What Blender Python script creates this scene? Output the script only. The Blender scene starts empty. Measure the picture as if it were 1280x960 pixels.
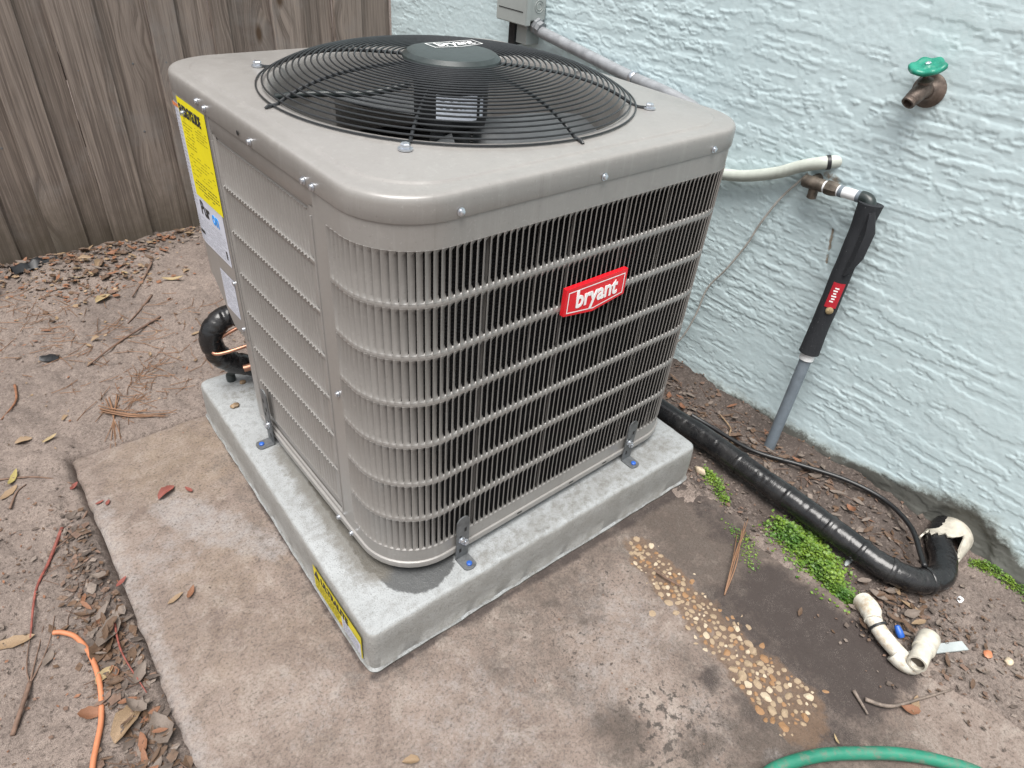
import bpy, bmesh, math, random
import numpy as np
from mathutils import Vector, Matrix
random.seed(7)
C = bpy.context.scene.collection
SC = bpy.context.scene
# ------------------------------------------------------------------ camera
cam_d = bpy.data.cameras.new("camera")
cam = bpy.data.objects.new("camera", cam_d)
C.objects.link(cam)
Rv = Vector((0.76828, -0.63554, 0.07635)); Uv = Vector((0.33751, 0.50355, 0.79532)); Fv = Vector((0.54390, 0.58526, -0.60137))
m = Matrix((Rv, Uv, -Fv)).transposed().to_4x4()
m.translation = Vector((-0.3316, -0.6995, 1.3480))
cam.matrix_world = m
cam_d.sensor_width = 36.0
cam_d.lens = 36.0 * 837.6 / 1280.0
cam_d.clip_start = 0.02
cam_d.clip_end = 500.0
SC.camera = cam
# ------------------------------------------------------------------ world, sun, exposure (bright overcast)
SUN_EL, SUN_AZ = math.radians(73), math.radians(232)
w = bpy.data.worlds.new("World"); SC.world = w; w.use_nodes = True
nt = w.node_tree; nt.nodes.clear()
sky = nt.nodes.new("ShaderNodeTexSky"); sky.sky_type = 'NISHITA'; sky.sun_disc = False
sky.sun_elevation = SUN_EL; sky.sun_rotation = SUN_AZ; sky.air_density = 1.6; sky.dust_density = 4.0; sky.ozone_density = 1.0
hsv = nt.nodes.new("ShaderNodeHueSaturation"); hsv.inputs["Saturation"].default_value = 0.22
bg = nt.nodes.new("ShaderNodeBackground"); bg.inputs["Strength"].default_value = 0.075
wo = nt.nodes.new("ShaderNodeOutputWorld")
nt.links.new(sky.outputs[0], hsv.inputs["Color"]); nt.links.new(hsv.outputs[0], bg.inputs[0]); nt.links.new(bg.outputs[0], wo.inputs[0])
sd = bpy.data.lights.new("sun", 'SUN'); sd.energy = 2.3; sd.angle = math.radians(42); sd.color = (1.0, 0.97, 0.93)
so = bpy.data.objects.new("sun", sd); C.objects.link(so)
sdir = Vector((math.sin(SUN_AZ) * math.cos(SUN_EL), math.cos(SUN_AZ) * math.cos(SUN_EL), math.sin(SUN_EL)))
so.rotation_euler = sdir.to_track_quat('Z', 'Y').to_euler(); so.location = (0, 0, 6)
SC.view_settings.view_transform = 'Standard'
try: SC.view_settings.look = 'None'
except Exception: pass
SC.view_settings.exposure = 1.16; SC.view_settings.gamma = 1.0
SC.view_settings.use_curve_mapping = False
SC.cycles.max_bounces = 6; SC.cycles.diffuse_bounces = 3; SC.cycles.glossy_bounces = 3

# ------------------------------------------------------------------ scene constants (metres)
T = 0.1296                      # top of the equipment pad
XW, YF = 1.460, 2.260           # house wall plane, fence plane
UX, UY, UA = 0.1008, 0.0629, 0.0068
W, D, RC = 0.917, 0.934, 0.125  # cabinet
Z_TOP, Z_SEAM = 0.978, 0.936
ROW0, ROWP = 0.8963, 0.0997

# ------------------------------------------------------------------ noise
_rng = np.random.default_rng(11)
_LAT = _rng.random((8, 256, 256))
def vn(x, y, s=0):
    L = _LAT[s % 8]
    x = np.asarray(x, float) + 37.3 * s; y = np.asarray(y, float) + 91.7 * s
    xi = np.floor(x).astype(int); yi = np.floor(y).astype(int)
    fx = x - xi; fy = y - yi
    fx = fx * fx * fx * (fx * (fx * 6 - 15) + 10); fy = fy * fy * fy * (fy * (fy * 6 - 15) + 10)
    a = L[xi % 256, yi % 256]; b = L[(xi + 1) % 256, yi % 256]; c = L[xi % 256, (yi + 1) % 256]; d = L[(xi + 1) % 256, (yi + 1) % 256]
    return (a * (1 - fx) + b * fx) * (1 - fy) + (c * (1 - fx) + d * fx) * fy
def fbm(x, y, o=4, s=0, g=0.5):
    t = 0; a = 1; n = 0
    for i in range(o):
        t = t + a * vn(x * 2 ** i, y * 2 ** i, s + i); n += a; a *= g
    return t / n            # 0..1
def sst(a, b, x):
    t = np.clip((x - a) / (b - a), 0, 1); return t * t * (3 - 2 * t)
def blob(x, y, cx, cy, r, soft=0.5, n=None):
    d = np.hypot(x - cx, y - cy) / r
    if n is not None: d = d + n
    return 1 - sst(1 - soft, 1 + soft, d)
def capsule(x, y, ax, ay, bx, by, r0, r1=None, soft=0.4, n=None):
    r1 = r0 if r1 is None else r1
    dx, dy = bx - ax, by - ay
    t = np.clip(((x - ax) * dx + (y - ay) * dy) / (dx * dx + dy * dy), 0, 1)
    d = np.hypot(x - ax - t * dx, y - ay - t * dy) / (r0 + (r1 - r0) * t)
    if n is not None: d = d + n
    return 1 - sst(1 - soft, 1 + soft, d)

# ------------------------------------------------------------------ material helpers
class NT:
    def __init__(s, name):
        s.m = bpy.data.materials.new(name); s.m.use_nodes = True
        s.t = s.m.node_tree; s.t.nodes.clear()
        s.out = s.t.nodes.new("ShaderNodeOutputMaterial")
        s.b = s.t.nodes.new("ShaderNodeBsdfPrincipled")
        s.t.links.new(s.b.outputs[0], s.out.inputs[0])
    def n(s, k, **kw):
        nd = s.t.nodes.new(k)
        for a, v in kw.items(): setattr(nd, a, v)
        return nd
    def l(s, a, b): s.t.links.new(a, b)
    def obj(s, scale=(1, 1, 1), loc=(0, 0, 0), kind="Object", rnd=0.0):
        tc = s.n("ShaderNodeTexCoord"); mp = s.n("ShaderNodeMapping")
        mp.inputs["Scale"].default_value = scale; mp.inputs["Location"].default_value = loc
        s.l(tc.outputs[kind], mp.inputs[0])
        if rnd:
            oi = s.n("ShaderNodeObjectInfo"); ml = s.n("ShaderNodeMath", operation='MULTIPLY'); ml.inputs[1].default_value = rnd
            s.l(oi.outputs["Random"], ml.inputs[0])
            cb = s.n("ShaderNodeCombineXYZ"); [s.l(ml.outputs[0], cb.inputs[i]) for i in range(3)]
            s.l(cb.outputs[0], mp.inputs["Location"])
        return mp.outputs[0]
    def world(s, scale=(1, 1, 1)):
        g = s.n("ShaderNodeNewGeometry"); mp = s.n("ShaderNodeMapping"); mp.inputs["Scale"].default_value = scale
        s.l(g.outputs["Position"], mp.inputs[0]); return mp.outputs[0]
    def noise(s, v, scale, detail=5, rough=0.6, dist=0.0):
        nd = s.n("ShaderNodeTexNoise"); s.l(v, nd.inputs["Vector"])
        nd.inputs["Scale"].default_value = scale; nd.inputs["Detail"].default_value = detail
        nd.inputs["Roughness"].default_value = rough; nd.inputs["Distortion"].default_value = dist
        return nd.outputs["Fac"]
    def vor(s, v, scale, feat='F1', out="Distance"):
        nd = s.n("ShaderNodeTexVoronoi", feature=feat); s.l(v, nd.inputs["Vector"]); nd.inputs["Scale"].default_value = scale
        return nd.outputs[out]
    def ramp(s, f, stops):
        r = s.n("ShaderNodeValToRGB"); e = r.color_ramp.elements
        while len(e) < len(stops): e.new(0.5)
        for i, (p, c) in enumerate(stops):
            e[i].position = p
            e[i].color = (c, c, c, 1) if isinstance(c, (int, float)) else (*c, 1)
        s.l(f, r.inputs[0]); return r.outputs[0]
    def mix(s, f, a, b, blend='MIX'):
        x = s.n("ShaderNodeMix", data_type='RGBA', blend_type=blend)
        for i, v in ((0, f), (6, a), (7, b)):
            if isinstance(v, bpy.types.NodeSocket): s.l(v, x.inputs[i])
            elif i == 0: x.inputs[0].default_value = v
            else: x.inputs[i].default_value = (*v, 1) if len(v) == 3 else v
        return x.outputs[2]
    def math(s, op, a, b=0.0, clamp=False):
        x = s.n("ShaderNodeMath", operation=op); x.use_clamp = clamp
        for i, v in ((0, a), (1, b)):
            if isinstance(v, bpy.types.NodeSocket): s.l(v, x.inputs[i])
            else: x.inputs[i].default_value = v
        return x.outputs[0]
    def attr(s, name):
        a = s.n("ShaderNodeAttribute"); a.attribute_name = name; return a.outputs["Fac"]
    def bump(s, h, strength=0.3, dist=0.002, prev=None):
        b = s.n("ShaderNodeBump"); b.inputs["Strength"].default_value = strength; b.inputs["Distance"].default_value = dist
        s.l(h, b.inputs["Height"])
        if prev is not None: s.l(prev, b.inputs["Normal"])
        s.l(b.outputs[0], s.b.inputs["Normal"]); return b.outputs[0]
    def set(s, color=None, rough=None, metal=None, spec=None):
        for k, v in (("Base Color", color), ("Roughness", rough), ("Metallic", metal), ("Specular IOR Level", spec)):
            if v is None: continue
            if isinstance(v, bpy.types.NodeSocket): s.l(v, s.b.inputs[k])
            elif k == "Base Color": s.b.inputs[k].default_value = (*v, 1)
            else: s.b.inputs[k].default_value = v
        return s

def simple(name, col, rough=0.5, metal=0.0, var=0.15, scale=40, bump=0.1, bd=0.001, spec=None, rnd=0.0):
    k = NT(name); v = k.obj(rnd=rnd) if rnd else k.obj()
    f = k.noise(v, scale, 5, 0.65)
    lo = tuple(c * (1 - var) for c in col); hi = tuple(min(1, c * (1 + var)) for c in col)
    k.set(k.ramp(f, [(0.3, lo), (0.7, hi)]), rough, metal, spec)
    if bump: k.bump(f, bump, bd)
    return k.m

M = {}
# painted steel cabinet, taupe grey: faint orange peel, dust film and small scuffs
def paint_mat():
    k = NT("cabinet_paint"); v = k.world()
    big = k.noise(v, 5, 4, 0.6); fine = k.noise(v, 420, 2, 0.5); mid = k.noise(v, 35, 6, 0.7)
    base = k.mix(k.ramp(big, [(0.35, 0.0), (0.7, 1.0)]), (0.224, 0.214, 0.203), (0.245, 0.235, 0.224))
    dust = k.math('MULTIPLY', k.ramp(mid, [(0.52, 0.0), (0.75, 1.0)]), 0.22)
    base = k.mix(dust, base, (0.34, 0.325, 0.305))
    stv = k.noise(k.world((70, 70, 2.5)), 1.0, 5, 0.7); base = k.mix(k.ramp(stv, [(0.54, 0.0), (0.72, 0.30)]), base, (0.33, 0.325, 0.315)); base = k.mix(k.ramp(stv, [(0.28, 0.30), (0.42, 0.0)]), base, (0.15, 0.14, 0.13))
    k.set(base, k.ramp(mid, [(0.3, 0.28), (0.7, 0.42)]), spec=0.6)
    k.b.inputs['Coat Weight'].default_value = 0.4; k.b.inputs['Coat Roughness'].default_value = 0.30
    spk = k.noise(v, 150, 3, 0.7); base = k.mix(k.ramp(spk, [(0.62, 0.0), (0.70, 0.35)]), base, (0.36, 0.35, 0.34)); base = k.mix(k.ramp(spk, [(0.30, 0.35), (0.37, 0.0)]), base, (0.13, 0.12, 0.11)); k.set(base)
    k.bump(fine, 0.06, 0.0006)
    return k.m
M['paint'] = paint_mat()
M['cover'] = M['paint']
M['black_wire'] = simple("black_wire_coating", (0.018, 0.020, 0.022), 0.32, var=0.3, scale=90, bump=0.05, bd=0.0004)
M['black_plastic'] = simple("black_plastic_cap", (0.026, 0.034, 0.034), 0.34, var=0.2, scale=60, bump=0.06, bd=0.0004)
M['motor'] = simple("motor_black_paint", (0.015, 0.016, 0.018), 0.45, var=0.25, scale=50)
M['blade'] = simple("fan_blade_grey", (0.105, 0.112, 0.117), 0.4, metal=0.2, var=0.22, scale=14)
M['zinc'] = simple("zinc_screw", (0.62, 0.65, 0.70), 0.28, metal=0.9, var=0.15, scale=120, bump=0.04, bd=0.0003)
M['strap'] = simple("galvanised_dark_strap", (0.135, 0.142, 0.148), 0.5, metal=0.4, var=0.35, scale=60)
M['blue'] = simple("blue_anchor_head", (0.02, 0.10, 0.42), 0.4, var=0.2)
M['copper'] = simple("copper_pipe", (0.42, 0.22, 0.15), 0.42, metal=0.9, var=0.25, scale=35)
M['red'] = simple("badge_red", (0.68, 0.012, 0.022), 0.3, var=0.06, scale=20, bump=0.0)
M['white_ink'] = simple("white_print", (0.85, 0.85, 0.85), 0.4, var=0.03, bump=0.0)
M['black_ink'] = simple("black_print", (0.02, 0.02, 0.02), 0.5, var=0.1, bump=0.0)
M['grey_ink'] = simple("grey_print", (0.30, 0.32, 0.35), 0.5, var=0.1, bump=0.0)
M['blue_ink'] = simple("blue_print", (0.03, 0.28, 0.75), 0.5, var=0.1, bump=0.0)
M['orange_ink'] = simple("orange_print", (0.62, 0.20, 0.08), 0.5, var=0.1, bump=0.0)
M['dark_yellow_ink'] = simple("faded_print_on_yellow", (0.30, 0.26, 0.01), 0.5, var=0.2, bump=0.0)
M['yellow'] = simple("yellow_sticker", (0.80, 0.70, 0.008), 0.4, var=0.06, scale=12, bump=0.0)
M['yellow_worn'] = simple("worn_yellow_sticker", (0.62, 0.53, 0.02), 0.5, var=0.18, scale=60, bump=0.1)
M['paper'] = simple("white_paper_label", (0.56, 0.58, 0.66), 0.45, var=0.04, scale=20, bump=0.0)
M['motor_paper'] = simple("motor_paper_label", (0.78, 0.84, 0.94), 0.45, var=0.05, scale=30, bump=0.0)
M['hole'] = simple("hole_dark", (0.012, 0.012, 0.012), 0.8, bump=0.0)
def coil_mat():
    k = NT("dark_coil_fins"); v = k.world()
    wv = k.n("ShaderNodeTexWave", wave_type='BANDS', bands_direction='Z'); k.l(v, wv.inputs["Vector"]); wv.inputs["Scale"].default_value = 42
    f = wv.outputs["Fac"]
    c = k.mix(f, (0.006, 0.006, 0.007), (0.017, 0.018, 0.021))
    c = k.mix(k.ramp(k.noise(v, 16, 4), [(0.55, 0.0), (0.8, 0.6)]), c, (0.05, 0.05, 0.05))
    k.set(c, 0.6); k.bump(f, 0.6, 0.003); return k.m
M['coil'] = coil_mat()

def pad_mat():
    k = NT("pale_cement_pad"); v = k.obj()
    n1 = k.noise(v, 6, 6, 0.65); n2 = k.noise(v, 60, 6, 0.7); n3 = k.noise(v, 380, 3, 0.6)
    c = k.mix(k.ramp(n1, [(0.33, 0), (0.68, 1)]), (0.2736, 0.2844, 0.2880), (0.3312, 0.3456, 0.3528))
    c = k.mix(k.math('MULTIPLY', k.ramp(n2, [(0.48, 0.0), (0.62, 1.0)]), 0.45), c, (0.1800, 0.1800, 0.1728))
    # rougher, browner sides
    g = k.n("ShaderNodeNewGeometry"); sp = k.n("ShaderNodeSeparateXYZ"); k.l(g.outputs["True Normal"], sp.inputs[0])
    side = k.ramp(sp.outputs[2], [(0.3, 1.0), (0.8, 0.0)])
    sc = k.mix(k.ramp(k.noise(v, 22, 7, 0.75), [(0.38, 0), (0.66, 1)]), (0.2592, 0.2556, 0.2412), (0.3276, 0.3276, 0.3204))
    c = k.mix(side, c, sc)
    # wet stain and grime under the cabinet edge
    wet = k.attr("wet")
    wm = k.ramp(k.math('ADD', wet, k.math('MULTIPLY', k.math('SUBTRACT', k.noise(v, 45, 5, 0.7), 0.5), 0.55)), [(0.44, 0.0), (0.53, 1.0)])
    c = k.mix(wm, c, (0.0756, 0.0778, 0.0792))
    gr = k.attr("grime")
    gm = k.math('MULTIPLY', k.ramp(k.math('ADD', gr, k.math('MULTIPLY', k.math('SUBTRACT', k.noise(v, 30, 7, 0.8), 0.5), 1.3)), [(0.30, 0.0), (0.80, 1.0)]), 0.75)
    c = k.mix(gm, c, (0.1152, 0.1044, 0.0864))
    spk = k.ramp(n3, [(0.56, 0.0), (0.66, 0.6)]); c = k.mix(spk, c, (0.1152, 0.1152, 0.1080))
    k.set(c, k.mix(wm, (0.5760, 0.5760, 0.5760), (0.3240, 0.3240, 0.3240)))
    h = k.math('ADD', k.math('MULTIPLY', n2, 0.7), k.math('MULTIPLY', n3, 0.3))
    k.bump(h, 0.8, 0.004); return k.m
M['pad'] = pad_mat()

def slab_mat():
    k = NT("old_stained_concrete"); v = k.obj()
    n1 = k.noise(v, 5.5, 7, 0.68, 0.6); n2 = k.noise(v, 26, 8, 0.72); n3 = k.noise(v, 170, 5, 0.7); n4 = k.noise(v, 600, 2, 0.6)
    c = k.mix(k.ramp(n1, [(0.40, 0), (0.60, 1)]), (0.1453, 0.1100, 0.0925), (0.2102, 0.1650, 0.1409))
    c = k.mix(k.math('MULTIPLY', k.ramp(n2, [(0.48, 0), (0.66, 1)]), 0.6), c, (0.2456, 0.2015, 0.1744))
    c = k.mix(k.math('MULTIPLY', k.ramp(n2, [(0.32, 1), (0.44, 0)]), 0.5), c, (0.0970, 0.0736, 0.0603))
    n5 = k.noise(v, 9, 9, 0.78, 0.8)
    c = k.mix(k.math('MULTIPLY', k.ramp(n5, [(0.36, 1.0), (0.49, 0.0)]), 0.55), c, (0.1254, 0.0975, 0.0787))
    c = k.mix(k.math('MULTIPLY', k.ramp(n5, [(0.53, 0.0), (0.64, 1.0)]), 0.50), c, (0.3160, 0.2779, 0.2446))
    def thr(a, scale, amt, lo, hi, det=8, rough=0.78):
        s = k.attr(a)
        n = k.math('MULTIPLY', k.math('SUBTRACT', k.noise(v, scale, det, rough), 0.5), amt)
        return k.ramp(k.math('ADD', s, n), [(lo, 0.0), (hi, 1.0)])
    c = k.mix(k.math('MULTIPLY', thr('warm', 18, 1.4, 0.25, 0.9), 0.65), c, (0.2004, 0.1502, 0.1040))
    c = k.mix(k.math('MULTIPLY', thr('pale', 30, 2.2, 0.32, 0.95), 0.80), c, (0.2651, 0.2461, 0.2380))
    c = k.mix(k.math('MULTIPLY', thr('spots', 62, 2.2, 0.66, 0.80, 5, 0.62), 0.85), c, (0.0291, 0.0243, 0.0214))
    c = k.mix(k.math('MULTIPLY', k.ramp(n3, [(0.36, 0.8), (0.46, 0.0)]), k.ramp(n2, [(0.40, 0.7), (0.58, 0.12)])), c, (0.0548, 0.0447, 0.0389))
    c = k.mix(k.math('MULTIPLY', k.ramp(n3, [(0.55, 0.0), (0.66, 0.55)]), k.ramp(n2, [(0.44, 0.1), (0.60, 0.8)])), c, (0.3232, 0.2814, 0.2481))
    c = k.mix(k.ramp(n4, [(0.38, 0.35), (0.46, 0.0)]), c, (0.0646, 0.0544, 0.0470))
    c = k.mix(k.math('MULTIPLY', thr('algae', 26, 2.6, 0.30, 0.95), 0.85), c, (0.0548, 0.0423, 0.0349))
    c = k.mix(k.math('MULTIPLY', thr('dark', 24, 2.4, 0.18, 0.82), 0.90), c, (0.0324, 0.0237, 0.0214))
    c = k.mix(k.math('MULTIPLY', thr('rust', 40, 1.6, 0.38, 0.75), 0.80), c, k.mix(n2, (0.0646, 0.0417, 0.0281), (0.1616, 0.0992, 0.0603)))
    c = k.mix(k.math('MULTIPLY', k.ramp(n3, [(0.40, 0.8), (0.50, 0.0)]), 0.35), c, (0.0244, 0.0201, 0.0168))
    c = k.mix(k.math('MULTIPLY', k.ramp(n4, [(0.55, 0.0), (0.66, 0.4)]), k.ramp(n2, [(0.45, 0.0), (0.6, 1.0)])), c, (0.2430, 0.2083, 0.1849))
    k.set(c, 0.86)
    h = k.math('ADD', k.math('MULTIPLY', n2, 0.5), k.math('ADD', k.math('MULTIPLY', n3, 0.4), k.math('MULTIPLY', n4, 0.15)))
    k.bump(h, 0.6, 0.004); return k.m
M['slab'] = slab_mat()

def ground_mat():
    k = NT("sandy_soil"); v = k.obj()
    n1 = k.noise(v, 3.2, 6, 0.65, 0.4); n2 = k.noise(v, 20, 8, 0.74); n3 = k.noise(v, 130, 6, 0.75); n4 = k.noise(v, 520, 2, 0.6)
    c = k.mix(k.ramp(n1, [(0.34, 0), (0.66, 1)]), (0.1635, 0.1303, 0.1135), (0.2521, 0.2014, 0.1729))
    c = k.mix(k.math('MULTIPLY', k.ramp(n2, [(0.5, 0), (0.72, 1)]), 0.6), c, (0.3184, 0.2603, 0.2261))
    c = k.mix(k.math('MULTIPLY', k.ramp(n2, [(0.30, 1), (0.46, 0)]), 0.55), c, (0.0885, 0.0694, 0.0604))
    s = k.attr("dark"); n = k.math('MULTIPLY', k.math('SUBTRACT', k.noise(v, 28, 9, 0.78), 0.5), 1.5)
    c = k.mix(k.math('MULTIPLY', k.ramp(k.math('ADD', s, n), [(0.38, 0.0), (0.80, 1.0)]), 0.88), c, (0.0620, 0.0468, 0.0399))
    s = k.attr("black")
    c = k.mix(k.ramp(k.math('ADD', s, n), [(0.5, 0.0), (0.75, 1.0)]), c, (0.0231, 0.0183, 0.0169))
    c = k.mix(k.ramp(n3, [(0.38, 0.75), (0.48, 0.0)]), c, (0.0664, 0.0521, 0.0444))
    c = k.mix(k.ramp(n3, [(0.55, 0.0), (0.66, 0.5)]), c, (0.3716, 0.3125, 0.2749))
    c = k.mix(k.ramp(n4, [(0.40, 0.5), (0.49, 0.0)]), c, (0.0620, 0.0477, 0.0426))
    k.set(c, 0.92)
    h = k.math('ADD', k.math('MULTIPLY', n2, 0.45), k.math('ADD', k.math('MULTIPLY', n3, 0.45), k.math('MULTIPLY', n4, 0.15)))
    k.bump(h, 0.9, 0.010); return k.m
M['ground'] = ground_mat()

def stucco_mat():
    k = NT("pale_aqua_stucco"); v = k.obj()
    n1 = k.noise(v, 2.5, 5, 0.6); n2 = k.noise(v, 40, 6, 0.7); n3 = k.noise(v, 240, 4, 0.65)
    c = k.mix(k.ramp(n1, [(0.3, 0), (0.7, 1)]), (0.520, 0.636, 0.664), (0.565, 0.680, 0.706))
    c = k.mix(k.math('MULTIPLY', k.ramp(n2, [(0.52, 0), (0.75, 1)]), 0.35), c, (0.64, 0.725, 0.745))
    s = k.attr("soil"); n = k.math('MULTIPLY', k.math('SUBTRACT', k.noise(v, 26, 8, 0.8), 0.5), 1.2)
    f = k.math('ADD', s, n)
    c = k.mix(k.math('MULTIPLY', k.ramp(f, [(0.40, 0.0), (0.75, 1.0)]), 0.55), c, (0.24, 0.25, 0.21))
    c = k.mix(k.math('MULTIPLY', k.ramp(f, [(0.66, 0.0), (0.92, 1.0)]), 0.9), c, (0.060, 0.055, 0.045))
    s = k.attr("rust"); n = k.math('MULTIPLY', k.math('SUBTRACT', k.noise(v, 60, 6, 0.75), 0.5), 1.2)
    c = k.mix(k.math('MULTIPLY', k.ramp(k.math('ADD', s, n), [(0.45, 0.0), (0.7, 1.0)]), 0.8), c, (0.24, 0.16, 0.09))
    k.set(c, 0.72)
    h = k.math('ADD', k.math('MULTIPLY', n2, 0.5), k.math('MULTIPLY', n3, 0.5))
    k.bump(h, 0.35, 0.002); return k.m
M['stucco'] = stucco_mat()

def wood_mat():
    k = NT("weathered_grey_wood"); v = k.obj(rnd=37.0)
    mpk = k.n("ShaderNodeMapping"); mpk.inputs["Scale"].default_value = (1, 1, 0.42); k.l(v, mpk.inputs[0])
    kd = k.vor(mpk.outputs[0], 6.5)                         # sparse knots
    gate = k.ramp(k.vor(mpk.outputs[0], 6.5, out="Color"), [(0.44, 0.0), (0.5, 1.0)])
    knot = k.math('MULTIPLY', k.ramp(kd, [(0.05, 1.0), (0.125, 0.0)]), gate)
    halo = k.math('MULTIPLY', k.ramp(kd, [(0.05, 1.0), (0.42, 0.0)]), gate)
    mp = k.n("ShaderNodeMapping"); mp.inputs["Scale"].default_value = (38, 38, 0.9); k.l(v, mp.inputs[0])
    add = k.n("ShaderNodeVectorMath", operation='ADD'); k.l(mp.outputs[0], add.inputs[0])
    cb = k.n("ShaderNodeCombineXYZ"); k.l(k.math('MULTIPLY', halo, 1.7), cb.inputs[0]); k.l(cb.outputs[0], add.inputs[1])
    g = k.noise(add.outputs[0], 1.0, 7, 0.66, 0.35)
    g2 = k.noise(add.outputs[0], 4.5, 4, 0.6, 0.4)
    mpf = k.n("ShaderNodeMapping"); mpf.inputs["Scale"].default_value = (260, 260, 5); k.l(v, mpf.inputs[0])
    f = k.noise(mpf.outputs[0], 1.0, 3, 0.6)
    oi = k.n("ShaderNodeObjectInfo")
    tone = k.mix(k.ramp(oi.outputs['Random'], [(0.0, 0), (1.0, 1)]), (0.1406, 0.1135, 0.0959), (0.2814, 0.2332, 0.2016))
    c = k.mix(k.ramp(g, [(0.40, 0.85), (0.56, 0.0)]), tone, (0.1027, 0.0813, 0.0693))
    c = k.mix(k.ramp(g2, [(0.50, 0.0), (0.64, 0.6)]), c, (0.2839, 0.2313, 0.1943))
    c = k.mix(k.ramp(g2, [(0.34, 0.6), (0.44, 0.0)]), c, (0.0870, 0.0655, 0.0525))
    c = k.mix(k.ramp(f, [(0.36, 0.5), (0.50, 0.0)]), c, (0.0967, 0.0767, 0.0630))
    patch = k.noise(v, 3.5, 5, 0.7)
    c = k.mix(k.ramp(patch, [(0.52, 0.0), (0.70, 0.55)]), c, (0.2115, 0.1974, 0.1870))
    c = k.mix(knot, c, (0.0665, 0.0406, 0.0231))
    # boards turn darker and browner towards the foot, with a noisy edge
    gp = k.n("ShaderNodeNewGeometry"); sp = k.n("ShaderNodeSeparateXYZ"); k.l(gp.outputs["Position"], sp.inputs[0])
    foot = k.math('ADD', sp.outputs[2], k.math('MULTIPLY', k.math('SUBTRACT', k.noise(v, 9, 6, 0.7), 0.5), 0.5))
    c = k.mix(k.ramp(foot, [(0.02, 0.75), (0.30, 0.0)]), c, (0.0700, 0.0565, 0.0377))
    k.set(c, 0.86)
    h = k.math('ADD', k.math('MULTIPLY', g, 0.5), k.math('ADD', k.math('MULTIPLY', g2, 0.4), k.math('MULTIPLY', f, 0.35)))
    k.bump(h, 0.6, 0.004); return k.m
M['wood'] = wood_mat()

def tape_mat():
    k = NT("black_vinyl_wrap"); v = k.obj()
    n1 = k.noise(v, 34, 4, 0.5, 2.5); n2 = k.noise(v, 14, 5, 0.65)
    c = k.mix(k.ramp(n2, [(0.45, 0), (0.75, 1)]), (0.010, 0.010, 0.011), (0.032, 0.031, 0.031))
    k.set(c, k.ramp(n1, [(0.3, 0.14), (0.7, 0.30)])); k.bump(n1, 0.18, 0.004); return k.m
M['tape'] = tape_mat()
def foam_mat():
    k = NT("black_foam_rubber"); v = k.obj()
    n1 = k.noise(v, 300, 4, 0.7); c = k.mix(k.ramp(k.noise(v, 220, 2), [(0.70, 0), (0.76, 1)]), (0.016, 0.018, 0.022), (0.20, 0.21, 0.22))
    k.set(c, 0.88); k.bump(n1, 0.7, 0.002); return k.m
M['foam'] = foam_mat()
M['cable'] = simple("black_cable_jacket", (0.012, 0.012, 0.013), 0.38, var=0.3, scale=80)
M['pvc'] = simple("weathered_white_pvc", (0.50, 0.47, 0.40), 0.45, var=0.28, scale=34, bump=0.15)
def pvc_dirty():
    k = NT("dirty_white_pvc"); v = k.obj()
    n = k.noise(v, 28, 7, 0.75); c = k.mix(k.ramp(n, [(0.46, 0), (0.62, 1)]), (0.60, 0.575, 0.51), (0.40, 0.32, 0.23))
    c = k.mix(k.ramp(k.noise(v, 90, 5, 0.7), [(0.62, 0.0), (0.74, 0.8)]), c, (0.16, 0.10, 0.065))
    k.set(c, 0.5); k.bump(n, 0.2, 0.001); return k.m
M['pvc_dirty'] = pvc_dirty()
M['pvc_clean'] = simple("white_pvc_coupling", (0.72, 0.73, 0.74), 0.4, var=0.06, scale=30, bump=0.05)
M['pvc_grey'] = simple("grey_electrical_pvc", (0.155, 0.185, 0.215), 0.5, var=0.18, scale=22, bump=0.12)
M['grey_paint'] = simple("grey_enamel_box", (0.33, 0.355, 0.345), 0.45, var=0.07, scale=12, bump=0.06)
M['conduit'] = simple("painted_steel_conduit", (0.255, 0.265, 0.28), 0.48, metal=0.15, var=0.25, scale=26, bump=0.25)
M['cream'] = simple("cream_flexible_conduit", (0.47, 0.50, 0.45), 0.5, var=0.10, scale=26, bump=0.15)
M['brass_dull'] = simple("dull_brown_brass", (0.125, 0.105, 0.085), 0.52, metal=0.45, var=0.5, scale=50, bump=0.3)
M['bronze'] = simple("tarnished_bronze", (0.135, 0.105, 0.088), 0.5, metal=0.5, var=0.55, scale=42, bump=0.4)
def handle_mat():
    k = NT("chipped_green_enamel"); v = k.obj()
    n = k.noise(v, 55, 5, 0.6); c = k.mix(k.ramp(k.noise(v, 9, 3), [(0.35, 0), (0.65, 1)]), (0.006, 0.15, 0.10), (0.015, 0.24, 0.16))
    c = k.mix(k.ramp(n, [(0.66, 0.0), (0.70, 1.0)]), c, (0.45, 0.47, 0.46))
    k.set(c, 0.38); k.bump(n, 0.2, 0.001); return k.m
M['handle'] = handle_mat()
def hose_mat():
    k = NT("dusty_green_hose"); v = k.obj()
    n = k.noise(v, 40, 7, 0.75); c = k.mix(k.ramp(k.noise(v, 7, 4), [(0.35, 0), (0.65, 1)]), (0.010, 0.130, 0.082), (0.020, 0.190, 0.120))
    c = k.mix(k.math('MULTIPLY', k.ramp(n, [(0.50, 0.0), (0.64, 1.0)]), 0.65), c, (0.14, 0.125, 0.10))
    k.set(c, k.ramp(n, [(0.4, 0.35), (0.65, 0.75)])); k.bump(n, 0.3, 0.002); return k.m
M['hose'] = hose_mat()
M['orange'] = simple("orange_cable_jacket", (0.44, 0.165, 0.080), 0.5, var=0.14, scale=30, bump=0.1)
M['wire_white'] = simple("grimy_white_wire", (0.42, 0.40, 0.37), 0.6, var=0.4, scale=24, bump=0.0)
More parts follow.
